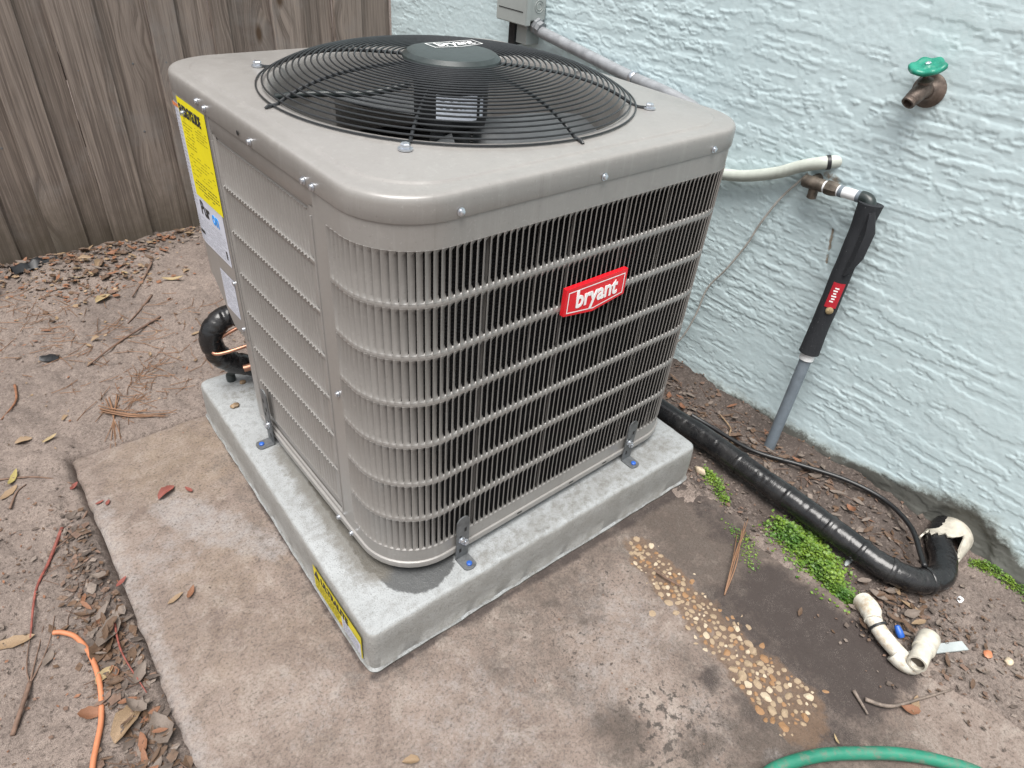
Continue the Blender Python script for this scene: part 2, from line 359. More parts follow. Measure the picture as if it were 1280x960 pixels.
M['red_tag'] = simple("red_foam_label", (0.40, 0.012, 0.025), 0.45, var=0.15, scale=60, bump=0.0)
LEAFC = {'brown': (0.105, 0.062, 0.037), 'rust': (0.215, 0.098, 0.052), 'tan': (0.255, 0.175, 0.105), 'grey': (0.170, 0.135, 0.112), 'straw': (0.33, 0.25, 0.135), 'red': (0.215, 0.060, 0.045), 'yellow': (0.30, 0.245, 0.085)}
def leaf_mat(nm, col):
    k = NT(nm + "_dry_leaf"); v = k.obj(rnd=11.0)
    n = k.noise(v, 70, 6, 0.7); c = k.mix(k.ramp(n, [(0.38, 0), (0.66, 1)]), tuple(x * 0.6 for x in col), tuple(min(1, x * 1.3) for x in col))
    c = k.mix(k.ramp(k.noise(v, 240, 3), [(0.62, 0), (0.7, 0.7)]), c, tuple(x * 0.35 for x in col))
    k.set(c, 0.62); k.bump(n, 0.5, 0.002); return k.m
for a, b in LEAFC.items(): M['leaf_' + a] = leaf_mat(a, b)
M['needle'] = simple("pine_needle_brown", (0.200, 0.108, 0.060), 0.6, var=0.35, scale=20, bump=0.0, rnd=5.0)
M['twig'] = simple("twig_bark", (0.135, 0.085, 0.062), 0.85, var=0.4, scale=60, bump=0.5, rnd=5.0)
M['moss'] = None
def moss_mat():
    k = NT("bright_green_weed"); oi = k.world()
    n = k.noise(oi, 16, 3); n2 = k.noise(oi, 190, 2)
    c = k.mix(k.ramp(n, [(0.35, 0), (0.65, 1)]), (0.0464, 0.1218, 0.0139), (0.1624, 0.2494, 0.0209))
    c = k.mix(k.ramp(n2, [(0.40, 0.6), (0.56, 0.0)]), c, (0.0255, 0.0696, 0.0116))
    k.set(c, 0.55); return k.m
M['moss'] = moss_mat()
M['pebble'] = simple("pale_limestone", (0.30, 0.225, 0.150), 0.85, var=0.55, scale=45, bump=0.5, bd=0.002, rnd=9.0)
M['pebble_white'] = simple("white_chip", (0.42, 0.345, 0.25), 0.8, var=0.45, scale=60, bump=0.4, rnd=9.0)
M['pebble_rust'] = simple("rusty_pebble", (0.24, 0.135, 0.065), 0.75, var=0.4, scale=60, bump=0.4, rnd=9.0)
M['clod'] = simple("dark_soil_clod", (0.085, 0.066, 0.055), 0.95, var=0.5, scale=50, bump=0.8, bd=0.003, rnd=9.0)
M['blackscrap'] = simple("black_plastic_sheet", (0.014, 0.015, 0.017), 0.45, var=0.3)
M['slatewhite'] = simple("grey_plastic_shim", (0.33, 0.36, 0.36), 0.5, var=0.15)

# ------------------------------------------------------------------ object helpers
def put(name, me, parent=None, loc=None):
    o = bpy.data.objects.new(name, me); C.objects.link(o)
    if parent is not None: o.parent = parent
    if loc is not None: o.location = loc
    return o
def mesh(name, V, F, mat, smooth=True, sharp=None):
    me = bpy.data.meshes.new(name)
    me.from_pydata([tuple(v) for v in V], [], [tuple(f) for f in F])
    mats = mat if isinstance(mat, (list, tuple)) else [mat]
    for a in mats: me.materials.append(a)
    me.polygons.foreach_set("use_smooth", [bool(smooth)] * len(me.polygons))
    if sharp is not None and smooth:
        try: me.set_sharp_from_angle(angle=math.radians(sharp))
        except Exception: pass
    me.update(); return me
def gridmesh(name, P, mat, wrap=False):
    """P: (n,m,3) array -> quad sheet"""
    n, mm = P.shape[:2]
    idx = np.arange(n * mm).reshape(n, mm)
    q = np.stack([idx[:-1, :-1], idx[1:, :-1], idx[1:, 1:], idx[:-1, 1:]], -1).reshape(-1, 4)
    me = bpy.data.meshes.new(name)
    me.vertices.add(n * mm); me.vertices.foreach_set("co", P.reshape(-1).astype(np.float32))
    me.loops.add(q.size); me.polygons.add(len(q))
    me.loops.foreach_set("vertex_index", q.reshape(-1).astype(np.int32))
    me.polygons.foreach_set("loop_start", np.arange(0, q.size, 4, dtype=np.int32))
    me.polygons.foreach_set("loop_total", np.full(len(q), 4, np.int32))
    me.polygons.foreach_set("use_smooth", np.ones(len(q), bool))
    me.materials.append(mat); me.update(calc_edges=True); me.validate(); return me
def fattr(me, name, arr):
    a = me.attributes.new(name, 'FLOAT', 'POINT'); a.data.foreach_set("value", np.asarray(arr, np.float32).reshape(-1))
def tag(o, label=None, cat=None, group=None, kind=None):
    if label: o["label"] = label
    if cat: o["category"] = cat
    if group: o["group"] = group
    if kind: o["kind"] = kind
    return o
def thing(name, label, cat, loc, rz=0.0, group=None):
    o = bpy.data.objects.new(name, None); C.objects.link(o); o.empty_display_size = 0.05
    o.location = loc; o.rotation_euler = (0, 0, rz)
    return tag(o, label, cat, group)
def solo(name, V, F, mat, label, cat, smooth=True, sharp=None, group=None, kind=None):
    """a thing that is one mesh: origin at its base"""
    V = np.array(V, float); c = (V.min(0) + V.max(0)) / 2; c[2] = V[:, 2].min()
    o = put(name, mesh(name, V - c, F, mat, smooth, sharp), None, c)
    return tag(o, label, cat, group, kind)
class B:
    """collects verts and faces"""
    def __init__(s): s.V = []; s.F = []
    def add(s, V, F):
        b = len(s.V); s.V += [tuple(v) for v in V]; s.F += [tuple(i + b for i in f) for f in F]
    def box(s, x0, x1, y0, y1, z0, z1):
        s.add([(x0, y0, z0), (x1, y0, z0), (x1, y1, z0), (x0, y1, z0), (x0, y0, z1), (x1, y0, z1), (x1, y1, z1), (x0, y1, z1)],
              [(0, 3, 2, 1), (4, 5, 6, 7), (0, 1, 5, 4), (1, 2, 6, 5), (2, 3, 7, 6), (3, 0, 4, 7)])
    def lathe(s, prof, c, axis=(0, 0, 1), n=24, cap0=True, cap1=True):
        """prof: list of (r, h) along axis from c"""
        a = Vector(axis).normalized(); u = a.orthogonal().normalized(); v = a.cross(u); c = Vector(c)
        V = []; Fc = []
        for r, h in prof:
            for i in range(n):
                t = 2 * math.pi * i / n; V.append(c + a * h + (u * math.cos(t) + v * math.sin(t)) * r)
        for k in range(len(prof) - 1):
            for i in range(n):
                j = (i + 1) % n; Fc.append((k * n + i, k * n + j, (k + 1) * n + j, (k + 1) * n + i))
        if cap0: Fc.append(tuple(range(n - 1, -1, -1)))
        if cap1: Fc.append(tuple((len(prof) - 1) * n + i for i in range(n)))
        s.add(V, Fc)
    def tube(s, pts, r, n=10, cap=True, closed=False, rfun=None, res=None):
        P = smooth_path(pts, res) if res else [Vector(p) for p in pts]
        N = len(P); V = []; Fc = []
        tang = []
        for i in range(N):
            if closed: d = P[(i + 1) % N] - P[i - 1]
            else: d = P[min(i + 1, N - 1)] - P[max(i - 1, 0)]
            tang.append(d.normalized())
        u = tang[0].orthogonal().normalized()
        if abs(tang[0].z) < 0.95: u = Vector((0, 0, 1)).cross(tang[0]).normalized()
        L = 0
        for i in range(N):
            if i: L += (P[i] - P[i - 1]).length
            u = (u - tang[i] * u.dot(tang[i])).normalized(); v = tang[i].cross(u)
            for k in range(n):
                a = 2 * math.pi * k / n
                rr = r if rfun is None else rfun(L, a, i / (N - 1))
                V.append(P[i] + (u * math.cos(a) + v * math.sin(a)) * rr)
        for i in range(N if closed else N - 1):
            i2 = (i + 1) % N
            for k in range(n):
                k2 = (k + 1) % n; Fc.append((i * n + k, i * n + k2, i2 * n + k2, i2 * n + k))
        if cap and not closed:
            Fc.append(tuple(range(n - 1, -1, -1))); Fc.append(tuple((N - 1) * n + k for k in range(n)))
        s.add(V, Fc)
    def sweep(s, pts_n, prof):
        """pts_n: list of (P, n, dz) ; prof(i) -> list of (offset, z)"""
        n = None; V = []; Fc = []
        for i, (x, y, nx, ny) in enumerate(pts_n):
            pr = prof(i); n = len(pr)
            for o_, z in pr: V.append((x + nx * o_, y + ny * o_, z))
        for i in range(len(pts_n) - 1):
            for k in range(n - 1): Fc.append((i * n + k, (i + 1) * n + k, (i + 1) * n + k + 1, i * n + k + 1))
        s.add(V, Fc)
    def me(s, name, mat, smooth=True, sharp=40): return mesh(name, s.V, s.F, mat, smooth, sharp)
def smooth_path(pts, res):
    P = [Vector(p) for p in pts]; out = []
    for i in range(len(P) - 1):
        p0 = P[max(i - 1, 0)]; p1 = P[i]; p2 = P[i + 1]; p3 = P[min(i + 2, len(P) - 1)]
        for k in range(res):
            t = k / res
            out.append(0.5 * ((2 * p1) + (-p0 + p2) * t + (2 * p0 - 5 * p1 + 4 * p2 - p3) * t * t + (-p0 + 3 * p1 - 3 * p2 + p3) * t ** 3))
    out.append(P[-1]); return out
def text_mesh(name, txt, mat, size, bold=0.0, sx=1.0, shear=0.0, depth=0.0004, align='LEFT', space=1.0):
    cu = bpy.data.curves.new(name, 'FONT'); cu.body = txt; cu.size = size; cu.offset = bold; cu.extrude = depth
    cu.shear = shear; cu.align_x = align; cu.resolution_u = 3; cu.space_character = space
    ob = bpy.data.objects.new(name + "_tmp", cu); C.objects.link(ob)
    dg = bpy.context.evaluated_depsgraph_get(); dg.update()
    me = bpy.data.meshes.new_from_object(ob.evaluated_get(dg), preserve_all_data_layers=False, depsgraph=dg)
    bpy.data.objects.remove(ob); bpy.data.curves.remove(cu)
    me.name = name; me.materials.clear(); me.materials.append(mat)
    me.transform(Matrix.Diagonal((sx, 1, 1, 1)))
    return me
def place_text(me, origin, xdir, ydir):
    x = Vector(xdir).normalized(); y = Vector(ydir).normalized(); z = x.cross(y)
    mm = Matrix((x, y, z)).transposed().to_4x4(); mm.translation = Vector(origin); me.transform(mm); return me

# ================================================================== THE SETTING
# ---- old concrete slab under everything (top z = 0)
SX, SY, SR = -0.347, 1.018, 1.03
def ground_h(x, y):
    n = fbm(x * 3, y * 3, 4, 1) - 0.5; n2 = fbm(x * 14, y * 14, 4, 3) - 0.5; n3 = fbm(x * 55, y * 55, 3, 5) - 0.5
    h = n * 0.034 + n2 * 0.026 + n3 * 0.013
    left = sst(0.95, 0.55, y) * sst(0.1, -0.2, x)
    h = h - 0.020 * left
    h = h + 0.003
    # soil banked a little against fence and wall, slightly lower toward the near right
    h = h + 0.018 * sst(YF - 0.25, YF - 0.02, y) + 0.016 * sst(XW - 0.12, XW, x)
    h = h - 0.022 * sst(-0.3, -0.75, y) * sst(0.95, 1.2, x)
    # litter bank along the left slab edge
    h = h + 0.012 * blob(x, y, -0.40, 0.28, 0.10, 0.8)
    # groove at the near right
    h = h - 0.022 * capsule(x, y, 0.965, -0.77, 1.02, -0.97, 0.014, 0.02, 0.6)
    # a hollow under the slab footprint, climbing over its right rim
    inside = sst(SX - 0.005, SX + 0.03, x) * sst(SY + 0.004, SY - 0.02, y + 0.016 * x)
    over = np.maximum(0.9 * sst(SY - 0.05, SY, y + 0.016 * x + (fbm(x * 9, y * 9, 3, 4) - 0.5) * 0.09) * sst(-0.32, -0.12, x), sst(0.88, 1.00, x + (fbm(x * 7, y * 7, 3, 2) - 0.5) * 0.18))
    low = -0.07 * inside * (1 - over)
    h = np.where(inside > 0, h * (1 - inside * (1 - over)) + low, h)
    return h
def axis(dense0, dense1, step, lo, hi):
    a = list(np.arange(dense0, dense1 + step / 2, step))
    s = step; v = dense0
    pre = []
    while v > lo: s *= 1.6; v -= s; pre.append(v)
    s = step; v = dense1; post = []
    while v < hi: s *= 1.6; v += s; post.append(v)
    return np.array(pre[::-1] + a + post)
gx = axis(-1.0, XW + 0.03, 0.0085, -80, 80); gy = axis(-1.05, YF + 0.03, 0.0085, -80, 80)
X, Y = np.meshgrid(gx, gy, indexing='ij')
Zg = ground_h(X, Y)
gm = gridmesh("ground", np.stack([X, Y, Zg], -1), M['ground'])
dark = 0.80 * sst(0.93, 1.06, X) * sst(-0.78, -0.55, Y) + 0.46 * sst(0.92, 1.05, X) * sst(-0.45, -0.8, Y)
dark = dark - 0.25 * blob(X, Y, 1.32, -0.80, 0.20, 0.7)
dark = np.maximum(dark, 0.60 * capsule(X, Y, -0.37, 0.75, -0.37, -0.2, 0.07, 0.10, 0.8))
dark = np.maximum(dark, 0.50 * capsule(X, Y, -1.0, 2.2, 0.6, 2.2, 0.14, 0.10, 0.8))
for (bx, by, br, ba) in ((-0.25, 1.62, 0.22, 0.42), (0.02, 1.62, 0.16, 0.34), (-0.46, 1.45, 0.14, 0.42), (0.15, 1.9, 0.2, 0.30), (-0.12, 1.25, 0.10, 0.40), (-0.49, 0.13, 0.05, 0.7), (0.7, 1.6, 0.6, 0.45)):
    dark = np.maximum(dark, ba * blob(X, Y, bx, by, br, 0.7))
black = 0.55 * capsule(X, Y, 1.02, 0.5, 1.02, -0.20, 0.06, 0.05, 0.7) + 0.6 * capsule(X, Y, 0.965, -0.77, 1.02, -0.97, 0.016, 0.022, 0.5) + 0.45 * capsule(X, Y, XW, 0.6, XW, -0.55, 0.05, 0.07, 0.6)
black = np.maximum(black, 0.55 * blob(X, Y, -0.485, 0.12, 0.035, 0.7))
fattr(gm, "dark", dark); fattr(gm, "black", black)
ground = put("ground", gm); tag(ground, kind="structure")

# slab sheet
sx_ = np.linspace(SX, SR, 176); sy_ = np.linspace(-2.2, SY, 410)
X, Y = np.meshgrid(sx_, sy_, indexing='ij')
nlow = fbm(X * 5, Y * 5, 4, 2) - 0.5
Zs = (fbm(X * 18, Y * 18, 3, 4) - 0.5) * 0.003 + nlow * 0.004
agg = capsule(X, Y, 0.715, -0.10, 0.665, -0.585, 0.042, 0.070, 0.35, n=(fbm(X * 26, Y * 26, 3, 6) - 0.5) * 0.9)
Zs = Zs - 0.005 * agg
edge = np.zeros_like(Zs)
jx = (fbm(Y * 22, X * 0 + 3, 3, 5) - 0.5) * 0.012; jy = (fbm(X * 22, Y * 0 + 7, 3, 6) - 0.5) * 0.014
fx = sst(SX + 0.03, SX, X); fy = sst(SY - 0.03, SY, Y)
Xd = X + jx * fx; Yd = Y + jy * fy
Zs = Zs - 0.006 * sst(SX + 0.012, SX, X) - 0.004 * sst(SY - 0.02, SY, Y)
P = np.stack([Xd, Yd, Zs], -1)
# skirts down the left and far edges
left = P[:1].copy(); left[..., 2] = -0.10; P = np.concatenate([left, P], 0)
far = P[:, -1:].copy(); far[..., 2] = -0.10; P = np.concatenate([P, far], 1)
sm = gridmesh("concrete_slab", P, M['slab'])
X = P[..., 0]; Y = P[..., 1]
nl = (fbm(X * 9, Y * 9, 4, 1) - 0.5)
def mk(shape_list):
    a = np.zeros_like(X)
    for f in shape_list: a = np.maximum(a, f)
    return a
fattr(sm, "pale", mk([0.75 * capsule(X, Y, -0.20, 0.70, -0.03, 0.42, 0.055, 0.045, 0.5, n=nl), 0.6 * capsule(X, Y, -0.33, 0.80, -0.335, -0.1, 0.035, 0.03, 0.6, n=nl), 0.50 * blob(X, Y, -0.25, 0.55, 0.09, 0.8),
    0.48 * blob(X, Y, 0.52, -0.22, 0.16, 0.8, n=nl), 0.45 * blob(X, Y, 0.50, -0.48, 0.10, 0.8, n=nl), 0.8 * blob(X, Y, 0.545, -0.63, 0.035, 0.4), 0.45 * blob(X, Y, 0.12, -0.22, 0.20, 0.9), 0.4 * blob(X, Y, -0.10, 0.02, 0.14, 0.9), 0.5 * blob(X, Y, 0.36, -0.30, 0.10, 0.8)]))
fattr(sm, "warm", mk([0.65 * blob(X, Y, -0.10, 0.86, 0.20, 0.6), 0.5 * blob(X, Y, -0.12, 0.45, 0.16, 0.8), 0.35 * blob(X, Y, -0.2, 0.25, 0.2, 0.8)]))
fattr(sm, "algae", mk([0.60 * capsule(X, Y, 0.30, -0.06, 0.98, 0.02, 0.10, 0.16, 0.8), 0.92 * blob(X, Y, 0.355, -0.40, 0.075, 0.8, n=nl * 2), 0.85 * blob(X, Y, 0.44, -0.50, 0.06, 0.8, n=nl * 2), 0.92 * blob(X, Y, 0.57, -0.58, 0.11, 0.7, n=nl * 2), 0.7 * blob(X, Y, 0.47, -0.10, 0.09, 0.8, n=nl * 2), 0.55 * blob(X, Y, 0.30, -0.20, 0.10, 0.8), 0.98 * capsule(X, Y, 0.86, 0.02, 0.86, -0.55, 0.17, 0.15, 0.6, n=nl), 0.72 * capsule(X, Y, 0.60, -0.06, 0.80, -0.02, 0.07, 0.09, 0.8, n=nl), 0.62 * capsule(X, Y, 0.66, -0.62, 0.58, -0.95, 0.10, 0.12, 0.8, n=nl), 0.55 * capsule(X, Y, 0.22, -0.12, 0.34, -0.30, 0.05, 0.06, 0.8, n=nl),
    0.55 * capsule(X, Y, 0.58, -0.38, 0.60, -0.72, 0.06, 0.10, 0.7, n=nl), 0.42 * capsule(X, Y, 0.02, -0.03, 0.45, -0.03, 0.045, 0.05, 0.8), 0.75 * blob(X, Y, 0.72, -0.72, 0.13, 0.7), 0.5 * blob(X, Y, 0.46, 0.0, 0.12, 0.8), 0.45 * capsule(X, Y, -0.03, 0.8, -0.03, 0.0, 0.03, 0.03, 0.8)]))
fattr(sm, "spots", mk([0.46 * blob(X, Y, 0.40, -0.22, 0.22, 0.8), 0.62 * blob(X, Y, 0.43, -0.46, 0.17, 0.8), 0.5 * blob(X, Y, 0.58, -0.12, 0.12, 0.8), 0.34 * blob(X, Y, 0.42, -0.05, 0.16, 0.8), 0.30 * blob(X, Y, 0.2, -0.2, 0.2, 0.9), 0.4 * blob(X, Y, 0.62, -0.66, 0.14, 0.8)]))
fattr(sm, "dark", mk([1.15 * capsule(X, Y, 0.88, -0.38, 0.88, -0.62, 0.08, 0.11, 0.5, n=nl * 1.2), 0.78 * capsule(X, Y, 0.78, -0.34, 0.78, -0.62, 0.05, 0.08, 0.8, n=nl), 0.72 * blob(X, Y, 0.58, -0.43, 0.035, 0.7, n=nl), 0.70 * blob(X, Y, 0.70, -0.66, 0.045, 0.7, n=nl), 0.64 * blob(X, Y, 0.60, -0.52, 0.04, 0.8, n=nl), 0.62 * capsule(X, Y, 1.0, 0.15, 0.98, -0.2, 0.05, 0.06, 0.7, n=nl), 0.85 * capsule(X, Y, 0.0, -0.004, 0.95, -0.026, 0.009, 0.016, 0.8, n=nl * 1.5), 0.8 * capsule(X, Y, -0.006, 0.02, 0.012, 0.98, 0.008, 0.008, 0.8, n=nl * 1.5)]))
fattr(sm, "rust", mk([0.78 * agg[:, :] if agg.shape == X.shape else 0.78 * capsule(X, Y, 0.715, -0.10, 0.665, -0.585, 0.042, 0.070, 0.35, n=(fbm(X * 26, Y * 26, 3, 6) - 0.5) * 0.9)]))
slab = put("concrete_slab", sm); slab.rotation_euler = (0, 0, -0.0164); tag(slab, kind="structure")

# exposed aggregate: pebbles bedded in the slab
def pebble_me(name, mat, seed):
    r = random.Random(seed); bm = bmesh.new(); bmesh.ops.create_icosphere(bm, subdivisions=2, radius=1.0)
    lob = [Vector((r.gauss(0, 1), r.gauss(0, 1), r.gauss(0, 1))).normalized() for _ in range(7)]; cut = [r.uniform(0.62, 0.9) for _ in lob]
    for v in bm.verts:
        n0 = v.co.normalized(); k0 = min([1.0] + [c_ / max(1e-3, n0.dot(l_)) for l_, c_ in zip(lob, cut) if n0.dot(l_) > 0.3]); v.co = n0 * k0 * r.uniform(0.88, 1.10); v.co.z *= 0.75
    me = bpy.data.meshes.new(name); bm.to_mesh(me); bm.free(); me.materials.append(mat); me.polygons.foreach_set('use_smooth', [True] * len(me.polygons)); me.set_sharp_from_angle(angle=math.radians(28))
    return me
peb = [pebble_me("pebble", M['pebble'], i) for i in range(6)] + [pebble_me("pebble", M['pebble_white'], i + 9) for i in range(2)] + [pebble_me("pebble", M['pebble_rust'], i + 20) for i in range(3)]
rr_ = random.Random(3); n_p = 0; placed = []
tries = 0
while n_p < 290 and tries < 6000:
    tries += 1
    t = rr_.random() ** 0.75; wdt = 0.038 + 0.030 * t
    px = 0.715 + (0.665 - 0.715) * t + rr_.gauss(0, 0.55) * wdt; py = -0.085 + (-0.61 + 0.085) * t + rr_.gauss(0, 0.008)
    r = min(0.0118, rr_.uniform(0.0034, 0.0066) + (0.003 + 0.0095 * t) * rr_.random() ** 1.6)
    if any((px - a) ** 2 + (py - b) ** 2 < (0.80 * (r + c)) ** 2 for a, b, c in placed): continue
    placed.append((px, py, r)); n_p += 1
    o = put("pebble", rr_.choice(peb), slab); o.location = (px, py, -0.0045 - r * rr_.uniform(0.02, 0.38))
    o.scale = (r * rr_.uniform(0.8, 1.25), r * rr_.uniform(0.8, 1.25), r * rr_.uniform(0.7, 1.0)); o.rotation_euler = (rr_.uniform(-.3, .3), rr_.uniform(-.3, .3), rr_.uniform(0, 6.3))
# ---- house wall: skip-trowelled stucco with real relief
wy = np.concatenate([-axis(1.1, 1.1, 0.02, 1.1, 9)[::-1][:-1], np.arange(-1.1, YF + 0.001, 0.0031)]); wy = np.unique(np.round(wy, 5))
wz = np.concatenate([[-0.3, -0.2, -0.1], np.arange(-0.06, 1.32, 0.0031), np.arange(1.34, 2.7, 0.04)])
Yw, Zw = np.meshgrid(wy, wz, indexing='ij')
wrp = (fbm(Yw * 4, Zw * 7, 3, 2) - 0.5)
iso = fbm(Yw * 62, Zw * 70, 4, 6, 0.6) - 0.5
zz = Zw + 0.016 * wrp + 0.015 * Yw
a1 = fbm(Yw * 9.5, zz * 58, 3, 1, 0.5) + 0.36 * iso
a2 = fbm(Yw * 17, (zz - 0.03 * Yw) * 104, 3, 4, 0.5) + 0.42 * iso
a3 = fbm(Yw * 120, Zw * 130, 3, 6)
msk = sst(0.38, 0.58, fbm(Yw * 2.6, Zw * 3.4, 3, 7))
msk2 = sst(0.36, 0.56, fbm(Yw * 3.3, Zw * 4.5, 3, 3))
h = 0.0013 * (0.15 + 0.85 * msk2) * sst(0.50, 0.525, a1) + 0.0011 * (0.15 + 0.85 * msk) * sst(0.51, 0.535, a2) + 0.0009 * iso + 0.0005 * (a3 - 0.5)
base_blob = np.exp(-np.clip(Zw, 0, 1) / 0.035) * (fbm(Yw * 12, Zw * 14, 4, 3) * 0.02)
# peeled patch and hairline crack
pk = capsule(Yw, Zw, 0.020, 0.655, 0.003, 0.565, 0.0045, 0.0030, 0.8, n=(fbm(Yw * 70, Zw * 70, 3, 2) - 0.5) * 1.6)
ring = blob(Yw, Zw, -0.585 - 0.02, 0.0, 0.085, 0.2, n=(fbm(Yw * 30, Zw * 30, 3, 5) - 0.5) * 0.4)
Xw = XW - h - base_blob + 0.004 * pk + 0.012 * ring
wm_ = gridmesh("stucco_wall", np.stack([Xw, Yw, Zw], -1), M['stucco'])
soil = 1.0 * sst(0.085, -0.01, Zw) * (0.55 + 0.6 * sst(0.5, -0.2, Yw)) + 0.45 * blob(Yw, Zw, -0.60, 0.0, 0.15, 0.6) + 0.12 * sst(0.35, 0.0, Zw)
soil = soil + 0.55 * capsule(Yw, Zw, -0.35, 0.01, -0.62, 0.03, 0.05, 0.09, 0.6)
fattr(wm_, "soil", soil)
fattr(wm_, "rust", np.maximum(np.maximum(0.75 * pk, 0.42 * blob(Yw, Zw, 0.035, 0.60, 0.03, 0.9)), 0.6 * capsule(Yw, Zw, 0.085, 0.79, 0.05, 0.78, 0.016, 0.012, 0.8)))
wall = thing("house_wall", "pale aqua stucco house wall running along the right side", "wall", (XW, 0, 0))
o = put("stucco_wall", wm_, wall, (-XW, 0, 0))
b = B(); b.box(XW + 0.02, XW + 0.20, -9, YF + 0.0, -0.3, 2.68); put("wall_core", b.me("wall_core", M['stucco'], False), wall, (-XW, 0, 0))

# ---- board fence: every picket its own part
fence = thing("wooden_fence", "weathered grey board fence behind the cabinet", "fence", (0.2, YF, 0))
edges = [-1.62, -1.46, -1.30, -1.13, -0.97, -0.80, -0.63, -0.49, -0.36, -0.215, -0.10, 0.028, 0.108, 0.270, 0.43, 0.535, 0.652, 0.734, 0.903, 1.054, 1.173, 1.315, 1.452]
fr = random.Random(5)
for i in range(len(edges) - 1):
    x0, x1 = edges[i] + fr.uniform(0.002, 0.0065), edges[i + 1] - fr.uniform(0.002, 0.0065)
    off = 0.018 if i % 2 else 0.0
    if i % 2: x0 -= 0.012; x1 += 0.012
    y0 = YF + off + fr.uniform(-0.002, 0.002); th = 0.016
    nz = 40; V = []; Fc = []
    tl = fr.uniform(-0.004, 0.004); ph = fr.uniform(0, 9)
    top = 1.83 + fr.uniform(-0.006, 0.006); bot = -0.05
    for k in range(nz + 1):
        z = bot + (top - bot) * k / nz; wob = 0.0022 * math.sin(z * 5 + ph) + 0.0012 * math.sin(z * 17 + 2 * ph); dx = tl * (z - 0.9)
        cup = 0.0015 * math.sin(z * 3 + ph)
        for xx, yy in ((x0 + dx + wob + 0.0025, y0 + cup), (x0 + dx + wob, y0 + 0.003), (x0 + dx + wob, y0 + th), (x1 + dx + wob * .6, y0 + th), (x1 + dx + wob * .6, y0 + 0.003), (x1 + dx + wob * .6 - 0.0025, y0 + cup), ((x0 + x1) / 2 + dx, y0 - 0.0015)):
            V.append((xx, yy, z))
    for k in range(nz):
        for j in range(7): Fc.append((k * 7 + j, (k + 1) * 7 + j, (k + 1) * 7 + (j + 1) % 7, k * 7 + (j + 1) % 7))
    Fc.append(tuple(range(7))); Fc.append(tuple(nz * 7 + j for j in range(6, -1, -1)))
    V = np.array(V); cx = (x0 + x1) / 2
    V = V - np.array((cx, y0, 0))
    put("picket", mesh("picket", V, Fc, M['wood'], True, 30), fence, (cx - 0.2, y0 - YF, 0))
nb_ = B(); nb_.lathe([(0.0042, 0.0), (0.0042, 0.0010), (0.0028, 0.0016)], (0, 0, 0), (0, -1, 0), n=8); nail_me = nb_.me('nail', M['strap'])
for i in range(len(edges) - 1):
    for z in (0.447, 0.686, 1.30):
        x = edges[i] + (edges[i + 1] - edges[i]) * fr.uniform(0.3, 0.7); put('nail', nail_me, fence, (x - 0.2, (0.018 if i % 2 else 0.0) - 0.0016 + 0.002, z + fr.uniform(-.01, .01)))
for z in (0.40, 0.64, 1.26):
    b = B(); b.box(-1.7, 1.45, YF + 0.040, YF + 0.080, z, z + 0.088); put("rail", b.me("rail", M['wood'], False), fence, (-0.2, -YF, 0))

# ================================================================== EQUIPMENT PAD
def rrect(x0, x1, y0, y1, r, n=10):
    P = []
    for cx, cy, a0 in ((x1 - r, y0 + r, -90), (x1 - r, y1 - r, 0), (x0 + r, y1 - r, 90), (x0 + r, y0 + r, 180)):
        for i in range(n + 1):
            a = math.radians(a0 + 90 * i / n); P.append((cx + r * math.cos(a), cy + r * math.sin(a)))
    return P
pad = thing("equipment_pad", "pale cement equipment pad carrying the condenser cabinet", "concrete pad", (0, 0, 0), -0.023)
PLX, PLY = 1.026, 1.006
bm = bmesh.new(); rings = []
prof = [(-0.003, 0.001), (-0.004, 0.006), (0.0005, 0.010), (0.0, 0.05), (0.001, 0.09), (0.0018, 0.118), (0.0035, 0.1245), (0.0070, 0.1282), (0.013, 0.1296)]
for ins, z in prof:
    base = rrect(ins, PLX - ins, ins, PLY - ins, 0.022, 8)
    ring = []
    for k in range(len(base)):                       # subdivide straight runs so that the edge can be uneven
        p, q = base[k], base[(k + 1) % len(base)]
        L = math.hypot(q[0] - p[0], q[1] - p[1]); ns = max(1, int(L / 0.02)) if L > 0.3 else 1
        if L > 0.3: ns = 48
        for j in range(ns): ring.append((p[0] + (q[0] - p[0]) * j / ns, p[1] + (q[1] - p[1]) * j / ns))
    vs = []
    for x, y in ring:
        nn = float(fbm(np.array(x * 30 + y * 17), np.array(y * 30 + z * 40), 3, 2)) - 0.5
        k = 0.006 if z < 0.02 else 0.0030
        vs.append(bm.verts.new((x + nn * k, y - nn * k, z + (nn * 0.0012 if z > 0.1 else 0))))
    rings.append(vs)
nr = len(rings[0])
for a, b_ in zip(rings[:-1], rings[1:]):
    for k in range(nr): bm.faces.new((a[k], a[(k + 1) % nr], b_[(k + 1) % nr], b_[k]))
topf = bm.faces.new(rings[-1]); bm.faces.new(rings[0][::-1])
bmesh.ops.triangulate(bm, faces=[topf])
